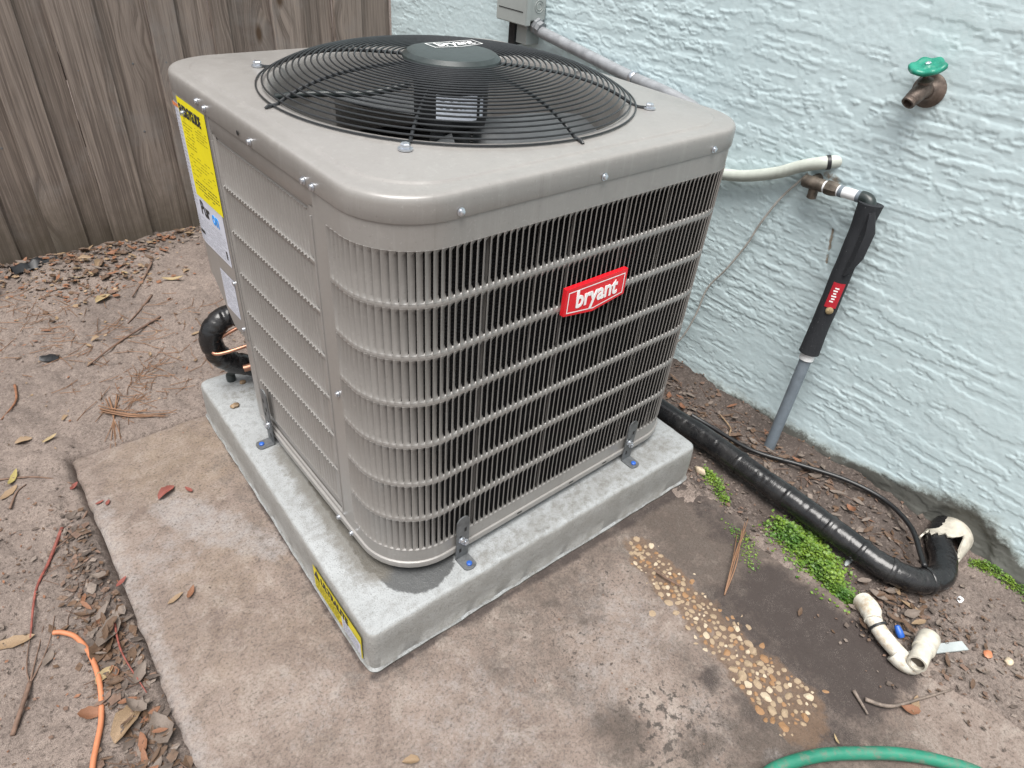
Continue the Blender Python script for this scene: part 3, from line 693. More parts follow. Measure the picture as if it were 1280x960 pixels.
# grid of cuts across the top so that stain masks have somewhere to live
tops = [f for f in bm.faces if f.normal.z > 0.9 and f.calc_center_median().z > 0.128]
for axis_, mx in ((0, PLX), (1, PLY)):
    for v in np.arange(0.03, mx - 0.02, 0.018):
        co = (v, 0, 0) if axis_ == 0 else (0, v, 0); no = (1, 0, 0) if axis_ == 0 else (0, 1, 0)
        geo = [f for f in bm.faces if f.calc_center_median().z > 0.1285]
        es = {e for f in geo for e in f.edges}; vs = {vv for f in geo for vv in f.verts}
        bmesh.ops.bisect_plane(bm, geom=list(geo) + list(es) + list(vs), plane_co=co, plane_no=no, dist=0.0005)
me = bpy.data.meshes.new("pad_block"); bm.to_mesh(me); bm.free(); me.materials.append(M['pad'])
me.polygons.foreach_set("use_smooth", [True] * len(me.polygons)); me.set_sharp_from_angle(angle=math.radians(50))
co = np.empty(len(me.vertices) * 3, np.float32); me.vertices.foreach_get("co", co); co = co.reshape(-1, 3)
x, y, z = co[:, 0].astype(float), co[:, 1].astype(float), co[:, 2]
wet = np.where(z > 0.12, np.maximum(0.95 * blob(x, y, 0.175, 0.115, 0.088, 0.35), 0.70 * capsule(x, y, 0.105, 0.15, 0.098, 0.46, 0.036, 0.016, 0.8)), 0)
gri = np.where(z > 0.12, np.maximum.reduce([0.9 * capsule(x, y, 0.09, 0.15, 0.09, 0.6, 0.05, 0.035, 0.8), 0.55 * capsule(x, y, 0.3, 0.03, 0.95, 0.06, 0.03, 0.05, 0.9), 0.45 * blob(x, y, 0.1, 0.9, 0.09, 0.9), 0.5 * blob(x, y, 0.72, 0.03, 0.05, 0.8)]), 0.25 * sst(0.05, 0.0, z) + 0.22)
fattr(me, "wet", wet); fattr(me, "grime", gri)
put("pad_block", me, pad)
# warning sticker on the left face (x = 0 side), reading from far to near
def quad_strip(b, P): b.add(P, [(0, 1, 2, 3)])
lab = B(); xs = -0.0016
def lq(bb, y0, y1, z0, z1, x=xs): bb.add([(x, y0, z0), (x, y1, z0), (x, y1, z1), (x, y0, z1)], [(0, 3, 2, 1)])
st = B(); lq(st, 0.030, 0.252, 0.022, 0.100, -0.0034); lq(st, 0.030, 0.252, 0.022, 0.100, -0.0026)
sticker = put("warning_sticker", st.me("warning_sticker", M['yellow_worn'], False), pad)
st = B(); lq(st, 0.034, 0.118, 0.025, 0.072, -0.0040); put("white_panel", st.me("white_panel", M['paper'], False), sticker)
tm = text_mesh("lettering", "\u25b2 ULTRALITE", M['black_ink'], 0.030, 0.0007, 0.86)
put("lettering", place_text(tm, (-0.0042, 0.247, 0.071), (0, -1, 0), (0, 0, 1)), sticker)
st = B(); r5 = random.Random(8)
for i in range(4):
    y = 0.245
    while y > 0.13:
        L = r5.uniform(0.004, 0.014); lq(st, y - L, y, 0.058 - i * 0.009, 0.0615 - i * 0.009, -0.0042); y -= L + 0.003
put("fine_print", st.me("fine_print", M['dark_yellow_ink'], False), sticker)
st = B()
for i in range(5):
    y = 0.112
    while y > 0.045:
        L = r5.uniform(0.004, 0.012); lq(st, y - L, y, 0.061 - i * 0.008, 0.0635 - i * 0.008, -0.0046); y -= L + 0.003
put("fine_print", st.me("fine_print", M['grey_ink'], False), sticker)
st = B(); lq(st, 0.120, 0.129, 0.030, 0.038, -0.0043); put("red_mark", st.me("red_mark", M['orange_ink'], False), sticker)

# ================================================================== AIR CONDITIONER (condenser cabinet)
ac = thing("air_conditioner", "square taupe grey air conditioner condenser with louvred sides and black fan guard", "air conditioner", (UX, UY, T), UA)
OFF = (0, 0, -T)
def part(name, me, lab=None):
    o = put(name, me, ac, OFF)
    if lab: o["label"] = lab
    return o
S_SEAM = 0.205
SEG = [S_SEAM - RC, RC * math.pi / 2, W - 2 * RC, RC * math.pi / 2, 0.40]
STOT = sum(SEG)
def peri(s):
    a = SEG[0]
    if s <= a: return (0.0, S_SEAM - s, -1.0, 0.0)
    s -= a
    if s <= SEG[1]:
        t = s / RC; return (RC - RC * math.cos(t), RC - RC * math.sin(t), -math.cos(t), -math.sin(t))
    s -= SEG[1]
    if s <= SEG[2]: return (RC + s, 0.0, 0.0, -1.0)
    s -= SEG[2]
    if s <= SEG[3]:
        t = s / RC; return (W - RC + RC * math.sin(t), RC - RC * math.cos(t), math.sin(t), -math.cos(t))
    s -= SEG[3]
    return (W, RC + s, 1.0, 0.0)
rows = [ROW0 - ROWP * i for i in range(8)]
RIBH = 0.0062
SP = 0.01355
S_L0 = 0.042                                   # first louvre
NCOL = int((STOT - 0.04 - S_L0) / SP)
def add_slat(b, pt, z0, z1, flip=1.0, Lx=0.0112, dep=0.0096):
    """pressed louvre slat: outer lip at the left, swinging inward to the right; box section, rounded ends"""
    V = []; Fc = []
    zs = [z0, z0 + 0.009, z1 - 0.009, z1]; dk = [0.05, 1.0, 1.0, 0.05]
    th = 0.0016
    for z, kd in zip(zs, dk):
        sec = [(0.0, 0.0012), (0.0045, 0.0008 - 0.0030 * kd), (Lx, 0.0004 - dep * kd)]
        bk = [(Lx - 0.0009, -dep * kd - 0.0011), (0.0040, -0.0022 * kd - th), (-0.0004, -0.0008)]
        for a, o_ in sec + bk:
            x, y, nx, ny = pt; tx, ty = -ny, nx           # tangent of travel
            V.append((x + tx * a + nx * o_, y + ty * a + ny * o_, z))
    for k in range(3):
        for j in range(6): Fc.append((k * 6 + j, k * 6 + (j + 1) % 6, (k + 1) * 6 + (j + 1) % 6, (k + 1) * 6 + j))
    Fc.append((5, 4, 3, 2, 1, 0)); Fc.append((18, 19, 20, 21, 22, 23))
    b.add(V, Fc)
# tangent check: on the left face n=(-1,0) travel is (0,-1): (-ny,nx)=(0,-1); on the front n=(0,-1): (1,0)
# --- front panel: bands, ribs and margins in one pressed sheet
fp = B()
ss = [i * 0.006 for i in range(int(STOT / 0.006))] + [STOT]
line = [peri(s) for s in ss]
fp.sweep(line, lambda i: [(-0.004, 0.150), (0, 0.1515), (0, rows[7] + 0.0045), (-0.003, rows[7] + 0.007)])
fp.sweep(line, lambda i: [(-0.003, rows[0] - 0.007), (0, rows[0] - 0.0045), (0, Z_SEAM + 0.004), (-0.004, Z_SEAM + 0.006)])
for s0, s1 in ((0.0, S_L0 - 0.002), (S_L0 + NCOL * SP + 0.002, STOT)):
    nn = 8; ln = [peri(s0 + (s1 - s0) * i / nn) for i in range(nn + 1)]
    fp.sweep(ln, lambda i: [(0.0003, rows[7] + 0.003), (0.0003, rows[0] - 0.003)])
nsub = 6
sl = [S_L0 - 0.002 + SP * i / nsub for i in range(int(NCOL * nsub) + 3)]
ln = [peri(s) for s in sl]
for z in rows[1:7]:
    def pr(i, z=z):
        ph = ((sl[i] - S_L0) / SP) % 1.0
        e = max(0.0, 1 - min(ph, 1 - ph) * 6.0); hh = RIBH + 0.0026 * e * e
        return [(-0.0035, z - hh), (-0.0006, z - hh + 0.0009), (0.0004, z - hh * 0.5), (0.0004, z + hh * 0.5), (-0.0006, z + hh - 0.0009), (-0.0035, z + hh)]
    fp.sweep(ln, pr)
front_panel = part("front_panel", fp.me("front_panel", M['paint'], True, 50))
# --- louvre slats: the nearest 294 singly, the rest joined
NIND = 42; rest = B()
for c in range(NCOL):
    pt = peri(S_L0 + c * SP)
    for r in range(7):
        z1 = rows[r] - (0.004 if r else 0.0035); z0 = rows[r + 1] + (0.004 if r < 6 else 0.0035)
        if c < NIND:
            b = B(); add_slat(b, (0, 0, pt[2], pt[3]), z0 - z0, z1 - z0)
            o = put("louver_slat", b.me("louver_slat", M['paint'], True, 60), front_panel, (pt[0], pt[1], z0))
        else: add_slat(rest, pt, z0, z1)
o = put("louver_slat", rest.me("louver_slat", M['paint'], True, 60), front_panel); o["kind"] = "stuff"
# --- left side panel with its finer louvres
SY1 = 0.652
sp_ = B()
def sideline(y0, y1, n): return [(0.0, y0 + (y1 - y0) * i / n, -1.0, 0.0) for i in range(n + 1)]
lp0, lp1 = 0.222, 0.628
l_ = sideline(SY1, S_SEAM + 0.001, 20)
sp_.sweep(l_, lambda i: [(-0.004, 0.150), (-0.001, 0.1515), (-0.001, 0.176), (-0.005, 0.180)])
sp_.sweep(l_, lambda i: [(-0.005, 0.898), (-0.0015, 0.903), (-0.0015, Z_SEAM + 0.004), (-0.004, Z_SEAM + 0.006)])
for a, c_ in ((SY1, lp1), (lp0, S_SEAM + 0.001)):
    V = [(0.001, a, 0.172), (0.001, c_, 0.172), (0.001, c_, 0.905), (0.001, a, 0.905)]; sp_.add(V, [(0, 1, 2, 3)])
    # rolled step into the recess
for a, c_ in ((lp1, lp1 - 0.006), (lp0 + 0.006, lp0)):
    xo, xi = (0.001, 0.005) if a == lp1 else (0.005, 0.001)
    sp_.add([(xo, a, 0.176), (xi, c_, 0.176), (xi, c_, 0.902), (xo, a, 0.902)], [(0, 1, 2, 3)])
sp_.add([(0.0065, lp1, 0.17), (0.0065, lp0, 0.17), (0.0065, lp0, 0.905), (0.0065, lp1, 0.905)], [(0, 1, 2, 3)])
for yy in (lp0 - 0.006, lp1 + 0.006):            # stiffening beads
    sp_.tube([(0.0005, yy, 0.19), (0.0005, yy, 0.888)], 0.0022, 8)
rs = [(-0.0052, -RIBH), (-0.0032, -RIBH * .6), (-0.0030, RIBH * .6), (-0.0052, RIBH)]
for z in rows[1:7]:
    sp_.sweep(sideline(lp1 - 0.004, lp0 + 0.004, 24), lambda i, z=z: [(o_, z + q) for o_, q in rs])
side_panel = part("side_panel", sp_.me("side_panel", M['paint'], True, 40))
rest = B(); n_s = int((lp1 - lp0 - 0.012) / 0.0128)
for c in range(n_s):
    for r in range(7):
        add_slat(rest, (0.0052, lp1 - 0.006 - c * 0.0128, -1, 0), rows[r + 1] + 0.005, rows[r] - 0.005, Lx=0.0108, dep=0.0105)
o = put("louver_slat", rest.me("louver_slat", M['paint'], True, 60), side_panel); o["kind"] = "stuff"
# tiny bright burrs where the pressed slats meet the ribs
rest = B()
for c in range(n_s):
    for z in rows[1:7]:
        y = lp1 - 0.010 - c * 0.0128
        rest.add([(0.0030, y + 0.003, z + 0.0052), (0.0030, y - 0.003, z + 0.0052), (0.0002, y - 0.001, z + 0.0030), (0.0002, y + 0.0022, z + 0.0030), (0.0030, y, z - 0.001)], [(0, 3, 2, 1), (3, 4, 2), (0, 4, 3), (2, 4, 1)])
o = put("louver_burr", rest.me("louver_burr", M['paint'], False), side_panel); o["kind"] = "stuff"
# --- service cover wrapping the far-left corner, notch below it
sc = B(); ln = []; zb = []
for i in range(13):
    y = SY1 - 0.008 + (D - RC - SY1 + 0.008) * i / 12; ln.append((0, y, -1, 0)); zb.append(0.405 + 0.10 * max(0, (y - 0.72)) / 0.09)
for i in range(1, 13):
    t = math.radians(90 * i / 12); ln.append((RC - RC * math.cos(t), D - RC + RC * math.sin(t), -math.cos(t), math.sin(t))); zb.append(0.505 + 0.02 * i / 12)
for i in range(1, 6): ln.append((RC + 0.05 * i, D, 0, 1)); zb.append(0.525)
ln2 = ln[::-1]; zb2 = zb[::-1]
sc.sweep(ln, lambda i: [(-0.02, zb[i] + 0.004), (-0.003, zb[i]), (0.002, zb[i] + 0.003), (0.002, Z_SEAM + 0.003), (-0.004, Z_SEAM + 0.005)])
sc.add([(-0.002, SY1 - 0.008, 0.408), (0.002, SY1 - 0.008, 0.408), (0.002, SY1 - 0.008, Z_SEAM), (-0.002, SY1 - 0.008, Z_SEAM)], [(0, 1, 2, 3)])
sc.add([(0.001, SY1 + 0.001, 0.15), (0.28, SY1 + 0.001, 0.15), (0.28, SY1 + 0.001, 0.93), (0.001, SY1 + 0.001, 0.93)], [(0, 1, 2, 3)])
sc.add([(0.28, SY1, 0.15), (0.28, D - 0.002, 0.15), (0.28, D - 0.002, 0.93), (0.28, SY1, 0.93)], [(0, 1, 2, 3)])
part("service_cover", sc.me("service_cover", M['paint'], True, 45))
# --- plain back and far right sheet
bk = B(); ln = []
y_e = peri(STOT)[1]
for i in range(6): ln.append((W - 0.001, y_e + (D - RC - y_e) * i / 5, 1, 0))
for i in range(1, 13):
    t = math.radians(90 * i / 12); ln.append((W - 0.001 - RC + RC * math.cos(t), D - 0.001 - RC + RC * math.sin(t), math.cos(t), math.sin(t)))
for i in range(1, 9): ln.append((W - RC + (0.27 - W + RC) * i / 8, D - 0.001, 0, 1))
bk.sweep(ln, lambda i: [(0, 0.150), (0, Z_SEAM + 0.004)])
part("rear_panel", bk.me("rear_panel", M['paint'], True, 40))
for q in ((0.0030, 0.0050, 0.190, 0.224), (0.0005, 0.0050, 0.634, 0.672)):
    cp = B(); cp.box(*q, 0.152, 0.94); part('corner_post', cp.me('corner_post', M['paint'], False))
# --- coil block behind the louvres
co_ = B(); ins = 0.030
ln = [peri(s) for s in np.linspace(0, STOT, 90)]
co_.sweep(ln, lambda i: [(-ins, 0.150), (-ins, 0.93)])
co_.add([(ins, S_SEAM, 0.15), (ins, SY1, 0.15), (ins, SY1, 0.93), (ins, S_SEAM, 0.93)], [(0, 1, 2, 3)])
part("coil", co_.me("coil", M['coil'], True, 40))
# slim upright guard rods seen behind the louvres
for k, s in enumerate((0.36, 0.475, 0.555, 0.70, 0.83)):
    p = peri(s); b = B(); cx, cy = p[0] - p[2] * 0.0145, p[1] - p[3] * 0.0145
    b.box(cx - 0.0022, cx + 0.0022, cy - 0.0015, cy + 0.0015, 0.165, 0.925); part("guard_rod", b.me("guard_rod", M['paint'], False))
# --- base pan
bp = B(); out = []
for s in np.linspace(0, STOT, 80): p = peri(s); out.append(p)
for i in range(1, 4): out.append((W, y_e + (D - RC - y_e) * i / 4, 1, 0))
for i in range(0, 9):
    t = math.radians(90 * i / 8); out.append((W - RC + RC * math.cos(t), D - RC + RC * math.sin(t), math.cos(t), math.sin(t)))
out += [(0.30, D, 0, 1), (0.28, D, -0.7, 0.7), (0.28, SY1 + 0.005, -0.7, 0.7), (0.002, SY1 + 0.005, -0.7, 0.7), (0, 0.5, -1, 0), (0, 0.35, -1, 0)]
prof = [(-0.006, 0.1500), (0.002, 0.1500), (0.0045, 0.1520), (0.0048, 0.1630), (0.0040, 0.1660), (0.0005, 0.1675), (-0.012, 0.1675)]
n = len(prof); V = []; Fc = []
for (x, y, nx, ny) in out:
    for o_, z in prof: V.append((x + nx * o_, y + ny * o_, z))
N = len(out)
for i in range(N):
    for k in range(n - 1): Fc.append((i * n + k, ((i + 1) % N) * n + k, ((i + 1) % N) * n + k + 1, i * n + k + 1))
Fc.append(tuple(i * n for i in range(N - 1, -1, -1))); Fc.append(tuple(i * n + n - 1 for i in range(N)))
bp.add(V, Fc)
base_pan = part("base_pan", bp.me("base_pan", M['paint'], True, 35))
for fx_, fy_ in ((0.16, 0.16), (0.76, 0.16), (0.76, 0.78), (0.36, 0.55)):
    b = B(); b.lathe([(0.04, T + 0.0005), (0.04, 0.1510)], (fx_, fy_, 0), n=16); put("foot", b.me("foot", M['black_plastic'], True, 40), base_pan)
# --- top cover: skirt, rolled edge, embossed step, fan opening with a raised lip and a throat
CX, CY = W / 2, D / 2; NA = 256
def rr_polar(ins, r):
    P = np.array(rrect(ins, W - ins, ins, D - ins, max(r, 0.012), 60)); P = np.concatenate([P, P[:1]])
    Q = []
    for a, b_ in zip(P[:-1], P[1:]):
        k = 40 if np.hypot(*(b_ - a)) > 0.2 else 1
        for j in range(k): Q.append(a + (b_ - a) * j / k)
    Q = np.array(Q); an = np.arctan2(Q[:, 1] - CY, Q[:, 0] - CX); od = np.argsort(an); an = an[od]; rad = np.hypot(Q[:, 0] - CX, Q[:, 1] - CY)[od]
    A = -math.pi + 2 * math.pi * np.arange(NA) / NA
    rr = np.interp(A, np.r_[an[-1] - 2 * math.pi, an, an[0] + 2 * math.pi], np.r_[rad[-1], rad, rad[0]])
    return [(CX + rr[i] * math.cos(A[i]), CY + rr[i] * math.sin(A[i])) for i in range(NA)]
RO = 0.372
def circ(r): return [(CX + r * math.cos(-math.pi + 2 * math.pi * i / NA), CY + r * math.sin(-math.pi + 2 * math.pi * i / NA)) for i in range(NA)]
prof = [(0.003, Z_SEAM + 0.001), (-0.0016, Z_SEAM), (-0.0022, Z_SEAM + 0.0015), (-0.0020, 0.9640), (-0.0014, 0.9700), (0.0000, 0.9740), (0.0020, 0.9765), (0.0070, 0.9780), (0.020, 0.9784), (0.0330, 0.9788), (0.0345, 0.9794), (0.0365, 0.9815), (0.0390, 0.9822)]
V = []; Fc = []
for ins, z in prof: V += [(x, y, z) for x, y in rr_polar(ins, RC - max(ins, 0) * 0.55 if ins < 0.03 else RC * 0.92)]
for r, z in ((0.402, 0.9824), (0.396, 0.9832), (0.388, 0.9862), (0.380, 0.9872), (RO, 0.9850), (0.366, 0.978), (0.361, 0.962), (0.357, 0.92), (0.355, 0.85), (0.355, 0.80)):
    V += [(x, y, z) for x, y in circ(r)]
nR = len(prof) + 10
for k in range(nR - 1):
    for i in range(NA):
        j = (i + 1) % NA; Fc.append((k * NA + i, k * NA + j, (k + 1) * NA + j, (k + 1) * NA + i))
part("top_cover", mesh("top_cover", V, Fc, M['cover'], True, 60))
# dark interior floor far below the fan
b = B(); b.lathe([(0.36, 0.165), (0.36, 0.80)], (CX, CY, 0), n=48, cap0=True, cap1=False); part("inner_drum", b.me("inner_drum", M['coil'], True, 40))
# --- fan motor, blades, cable
b = B(); b.lathe([(0.030, 0.902), (0.066, 0.906), (0.076, 0.915), (0.079, 0.930), (0.079, 1.015), (0.076, 1.033), (0.05, 1.036)], (CX, CY, 0), n=48)
motor = part("fan_motor", b.me("fan_motor", M['motor'], True, 40))
def cyl_label(name, a0, a1, z0, z1, r, mat, n=14):
    bb = B(); V = []
    for i in range(n + 1):
        a = math.radians(a0 + (a1 - a0) * i / n)
        V += [(CX + r * math.cos(a), CY + r * math.sin(a), z0), (CX + r * math.cos(a), CY + r * math.sin(a), z1)]
    bb.add(V, [(2 * i, 2 * i + 2, 2 * i + 3, 2 * i + 1) for i in range(n)]); return bb.me(name, mat, True)
put("motor_label", cyl_label("motor_label", -148, -84, 0.936, 0.986, 0.0808, M['motor_paper']), motor)
put("motor_label", cyl_label("motor_label", -78, -70, 0.940, 0.980, 0.0808, M['motor_paper']), motor)
bb = B()
for i in range(3):
    z = 0.976 - i * 0.015
    a = -142
    while a < -92:
        d_ = r5.uniform(3, 9); V = []
        for q in (a, a + d_):
            t = math.radians(q); V += [(CX + 0.0813 * math.cos(t), CY + 0.0813 * math.sin(t), z - 0.0012), (CX + 0.0813 * math.cos(t), CY + 0.0813 * math.sin(t), z + 0.0012)]
        bb.add(V, [(0, 2, 3, 1)]); a += d_ + r5.uniform(2, 8)
put("fine_print", bb.me("fine_print", M['grey_ink'], False), motor)
for k in range(3):
    V = []; Fc = []; nu, nv = 14, 8; a0 = math.radians(-150 + 120 * k)
    for i in range(nu + 1):
        for j in range(nv + 1):
            u = i / nu; v = j / nv; r = 0.05 + 0.292 * v
            sweep = 0.55 * v * v; wd = 0.75 + 0.55 * v - 0.35 * v * v
            a = a0 + (u - 0.5) * wd * 1.15 - sweep * 0.35
            z = 0.880 + (u - 0.5) * (0.062 - 0.012 * v) + 0.008 * math.sin(u * math.pi)
            V.append((CX + r * math.cos(a), CY + r * math.sin(a), z))
    for i in range(nu):
        for j in range(nv): Fc.append((i * (nv + 1) + j, (i + 1) * (nv + 1) + j, (i + 1) * (nv + 1) + j + 1, i * (nv + 1) + j + 1))
    top_n = len(V); V += [(x, y, z - 0.0016) for x, y, z in V]; Fc += [tuple(i + top_n for i in f[::-1]) for f in Fc]
    part("fan_blade", mesh("fan_blade", V, Fc, M['blade'], True, 40))
b = B(); b.lathe([(0.045, 0.862), (0.045, 0.902)], (CX, CY, 0), n=32); part("fan_hub", b.me("fan_hub", M['blade'], True, 40))
b = B(); b.tube([(CX - 0.07, CY + 0.05, 0.985), (CX - 0.15, CY + 0.09, 0.965), (CX - 0.25, CY + 0.155, 0.958), (CX - 0.345, CY + 0.17, 0.955)], 0.0065, 10, res=6)
part("motor_cable", b.me("motor_cable", M['black_plastic']))
# --- fan guard: rings on spokes under a black cap
def gz(r):
    u = r / 0.392
    return 0.9880 + 0.056 * (1 - u ** 4.2)
NR = 25; rads = [0.392 - (0.392 - 0.100) * i / (NR - 1) for i in range(NR)]
def ring_me(r):
    b = B(); n = 96
    b.tube([(CX + r * math.cos(2 * math.pi * i / n), CY + r * math.sin(2 * math.pi * i / n), gz(r)) for i in range(n)], 0.00185, 8, closed=True); return b.me("guard_ring", M['black_wire'])
guard = part("fan_guard", ring_me(rads[0]))
for r in rads[1:]: put("guard_ring", ring_me(r), guard)
for k in range(8):
    a = math.pi / 4 * k - math.radians(1.0); ca, sa = math.cos(a), math.sin(a); diag = k % 2
    pts = [(CX + r * ca, CY + r * sa, gz(r) - 0.0042) for r in np.linspace(0.085, 0.385, 14)]
    if diag: pts += [(CX + 0.398 * ca, CY + 0.398 * sa, 0.9850), (CX + 0.425 * ca, CY + 0.425 * sa, 0.9845)]
    else: pts += [(CX + 0.400 * ca, CY + 0.400 * sa, 0.9870), (CX + 0.406 * ca, CY + 0.406 * sa, 0.9830)]
    b = B(); b.tube(pts, 0.0033, 8); put("spoke", b.me("spoke", M['black_wire']), guard)
    if diag:
        b = B(); bx, by = CX + 0.421 * ca, CY + 0.421 * sa
        b.lathe([(0.0125, 0.9835), (0.0125, 0.9865)], (bx, by, 0), n=20); b.lathe([(0.0085, 0.9866), (0.0088, 0.9925), (0.0070, 0.9945)], (bx, by, 0), n=6)
        part("guard_bolt", b.me("guard_bolt", M['zinc'], True, 35))
b = B(); b.lathe([(0.092, 1.0370), (0.1010, 1.0385), (0.1030, 1.0420), (0.1015, 1.0460), (0.0920, 1.0530), (0.080, 1.0545), (0.0, 1.0547)], (CX, CY, 0), n=72, cap0=True, cap1=False)
hub = part("hub_cap", b.me("hub_cap", M['black_plastic'], True, 24))
ZH = 1.0549
def pennant_ring(b, pts, wd, f):
    """outline band of a closed polygon; f maps (u,v)->xyz"""
    c = Vector((sum(p[0] for p in pts) / len(pts), sum(p[1] for p in pts) / len(pts)))
    P = [Vector(p) for p in pts]; n = len(P); inn = []
    for i in range(n):
        a = (P[i] - P[i - 1]).normalized(); d_ = (P[(i + 1) % n] - P[i]).normalized()
        na = Vector((-a.y, a.x)); nd = Vector((-d_.y, d_.x)); bi = (na + nd).normalized(); k = wd / max(0.3, bi.dot(na)); inn.append(P[i] + bi * k)
    V = [f(p) for p in P] + [f(p) for p in inn]
    b.add(V, [(i, (i + 1) % n, n + (i + 1) % n, n + i) for i in range(n)])
pen = [(-0.063, -0.016), (0.0, -0.026), (0.063, -0.016), (0.063, 0.024), (-0.063, 0.024)]   # ccw
hx, hy = 0.502, 0.515
b = B(); pennant_ring(b, pen, 0.0022, lambda p: (hx + p[0], hy + p[1], ZH + 0.0010)); put("emblem_outline", b.me("emblem_outline", M['white_ink'], False), hub)
tm = text_mesh("lettering", "bryant", M['white_ink'], 0.046, 0.0002, 0.86, 0.10, 0.0003, 'CENTER', 0.95)
put("lettering", place_text(tm, (hx, hy - 0.010, ZH + 0.0010), (1, 0, 0), (0, 1, 0)), hub)
# --- brand badge on the front louvres
bd = B(); x0, x1 = 0.384, 0.556; xm = 0.466; zt_, zb_, ztip = 0.743, 0.6855, 0.6725
poly = [(x0, zb_), (xm, ztip), (x1, zb_), (x1 - 0.001, zt_), (x0 + 0.001, zt_)]
V = [(x, -0.0115, z) for x, z in poly] + [(x, -0.0015, z) for x, z in poly]; Fc = [(0, 1, 2, 3, 4), (9, 8, 7, 6, 5)] + [(i, i + 5, (i + 1) % 5 + 5, (i + 1) % 5) for i in range(5)]
bd.add(V, Fc); badge = part("brand_badge", bd.me("brand_badge", M['red'], False))
b = B(); inner = [(x0 + 0.0065, zb_ + 0.0045), (xm, ztip + 0.0068), (x1 - 0.0065, zb_ + 0.0045), (x1 - 0.0070, zt_ - 0.0075), (x0 + 0.0070, zt_ - 0.0075)]
pennant_ring(b, inner, 0.0022, lambda p: (p[0], -0.0121, p[1])); put("emblem_outline", b.me("emblem_outline", M['white_ink'], False), badge)
tm = text_mesh("lettering", "bryant", M['white_ink'], 0.0525, 0.0013, 0.86, 0.0, 0.0005, 'CENTER', 1.0)
put("lettering", place_text(tm, ((x0 + x1) / 2 + 0.001, -0.0122, zb_ + 0.0105), (1, 0, 0), (0, 0, 1)), badge)
# --- stickers on the service cover (left face)
def lface(b, y0, y1, z0, z1, x): b.add([(x, y0, z0), (x, y1, z0), (x, y1, z1), (x, y0, z1)], [(0, 3, 2, 1)])
def lines(y0, y1, z0, z1, dz, hgt, x, rr, lo=0.004, hi=0.016, gap=0.003, skip=0.12):
    b = B(); z = z1
    while z > z0:
        y = y1
        while y > y0 + lo:
            L = min(rr.uniform(lo, hi), y - y0)
            if rr.random() > skip: lface(b, y - L, y, z - hgt, z, x)
            y -= L + gap
        z -= dz
    return b
r6 = random.Random(4)
b = B(); lface(b, 0.655, 0.812, 0.598, 0.917, -0.0026)
# the white label wraps on round the corner a little
b.add([(-0.0026, 0.812, 0.598), (0.0000, 0.838, 0.598), (0.0000, 0.838, 0.917), (-0.0026, 0.812, 0.917)], [(0, 3, 2, 1)])
wl = part("data_label", b.me("data_label", M['paper'], False))
put("fine_print", lines(0.662, 0.832, 0.604, 0.668, 0.0052, 0.0014, -0.0029, r6).me("fine_print", M['grey_ink'], False), wl)
put("fine_print", lines(0.806, 0.832, 0.69, 0.90, 0.0085, 0.0018, -0.0029, r6, 0.003, 0.008).me("fine_print", M['grey_ink'], False), wl)
tm = text_mesh("lettering", "Pur", M['black_ink'], 0.046, 0.0012, 0.80); put("lettering", place_text(tm, (-0.0030, 0.792, 0.680), (0, -1, 0), (0, 0, 1)), wl)
tm = text_mesh("lettering", "on", M['blue_ink'], 0.046, 0.0012, 0.80); put("lettering", place_text(tm, (-0.0030, 0.725, 0.680), (0, -1, 0), (0, 0, 1)), wl)
b = B(); lface(b, 0.668, 0.676, 0.612, 0.632, -0.0030); put("printed_block", b.me("printed_block", M['black_ink'], False), wl)
b = B(); lface(b, 0.800, 0.826, 0.622, 0.630, -0.0030); put("printed_block", b.me("printed_block", M['black_ink'], False), wl)
b = B(); lface(b, 0.800, 0.836, 0.908, 0.916, -0.0030); put("printed_block", b.me("printed_block", M['orange_ink'], False), wl)
b = B(); lface(b, 0.645, 0.801, 0.722, 0.934, -0.0034); eg = part("energy_label", b.me("energy_label", M['yellow'], False))
tm = text_mesh("lettering", "ENERGYGUIDE", M['black_ink'], 0.030, 0.0012, 0.60); put("lettering", place_text(tm, (-0.0038, 0.796, 0.900), (0, -1, 0), (0, 0, 1)), eg)
put("fine_print", lines(0.655, 0.720, 0.865, 0.890, 0.006, 0.0016, -0.0037, r6).me("fine_print", M['dark_yellow_ink'], False), eg)
put("fine_print", lines(0.735, 0.792, 0.835, 0.885, 0.007, 0.0020, -0.0037, r6).me("fine_print", M['dark_yellow_ink'], False), eg)
put("fine_print", lines(0.655, 0.790, 0.775, 0.822, 0.0078, 0.0018, -0.0037, r6, skip=0.35).me("fine_print", M['dark_yellow_ink'], False), eg)
put("fine_print", lines(0.655, 0.790, 0.735, 0.762, 0.0075, 0.0022, -0.0037, r6, skip=0.3).me("fine_print", M['black_ink'], False), eg)
b = B(); lface(b, 0.664, 0.745, 0.456, 0.561, -0.0026); sl_ = part("small_label", b.me("small_label", M['paper'], False))
put("fine_print", lines(0.668, 0.741, 0.462, 0.556, 0.0055, 0.0015, -0.0030, r6).me("fine_print", M['grey_ink'], False), sl_)
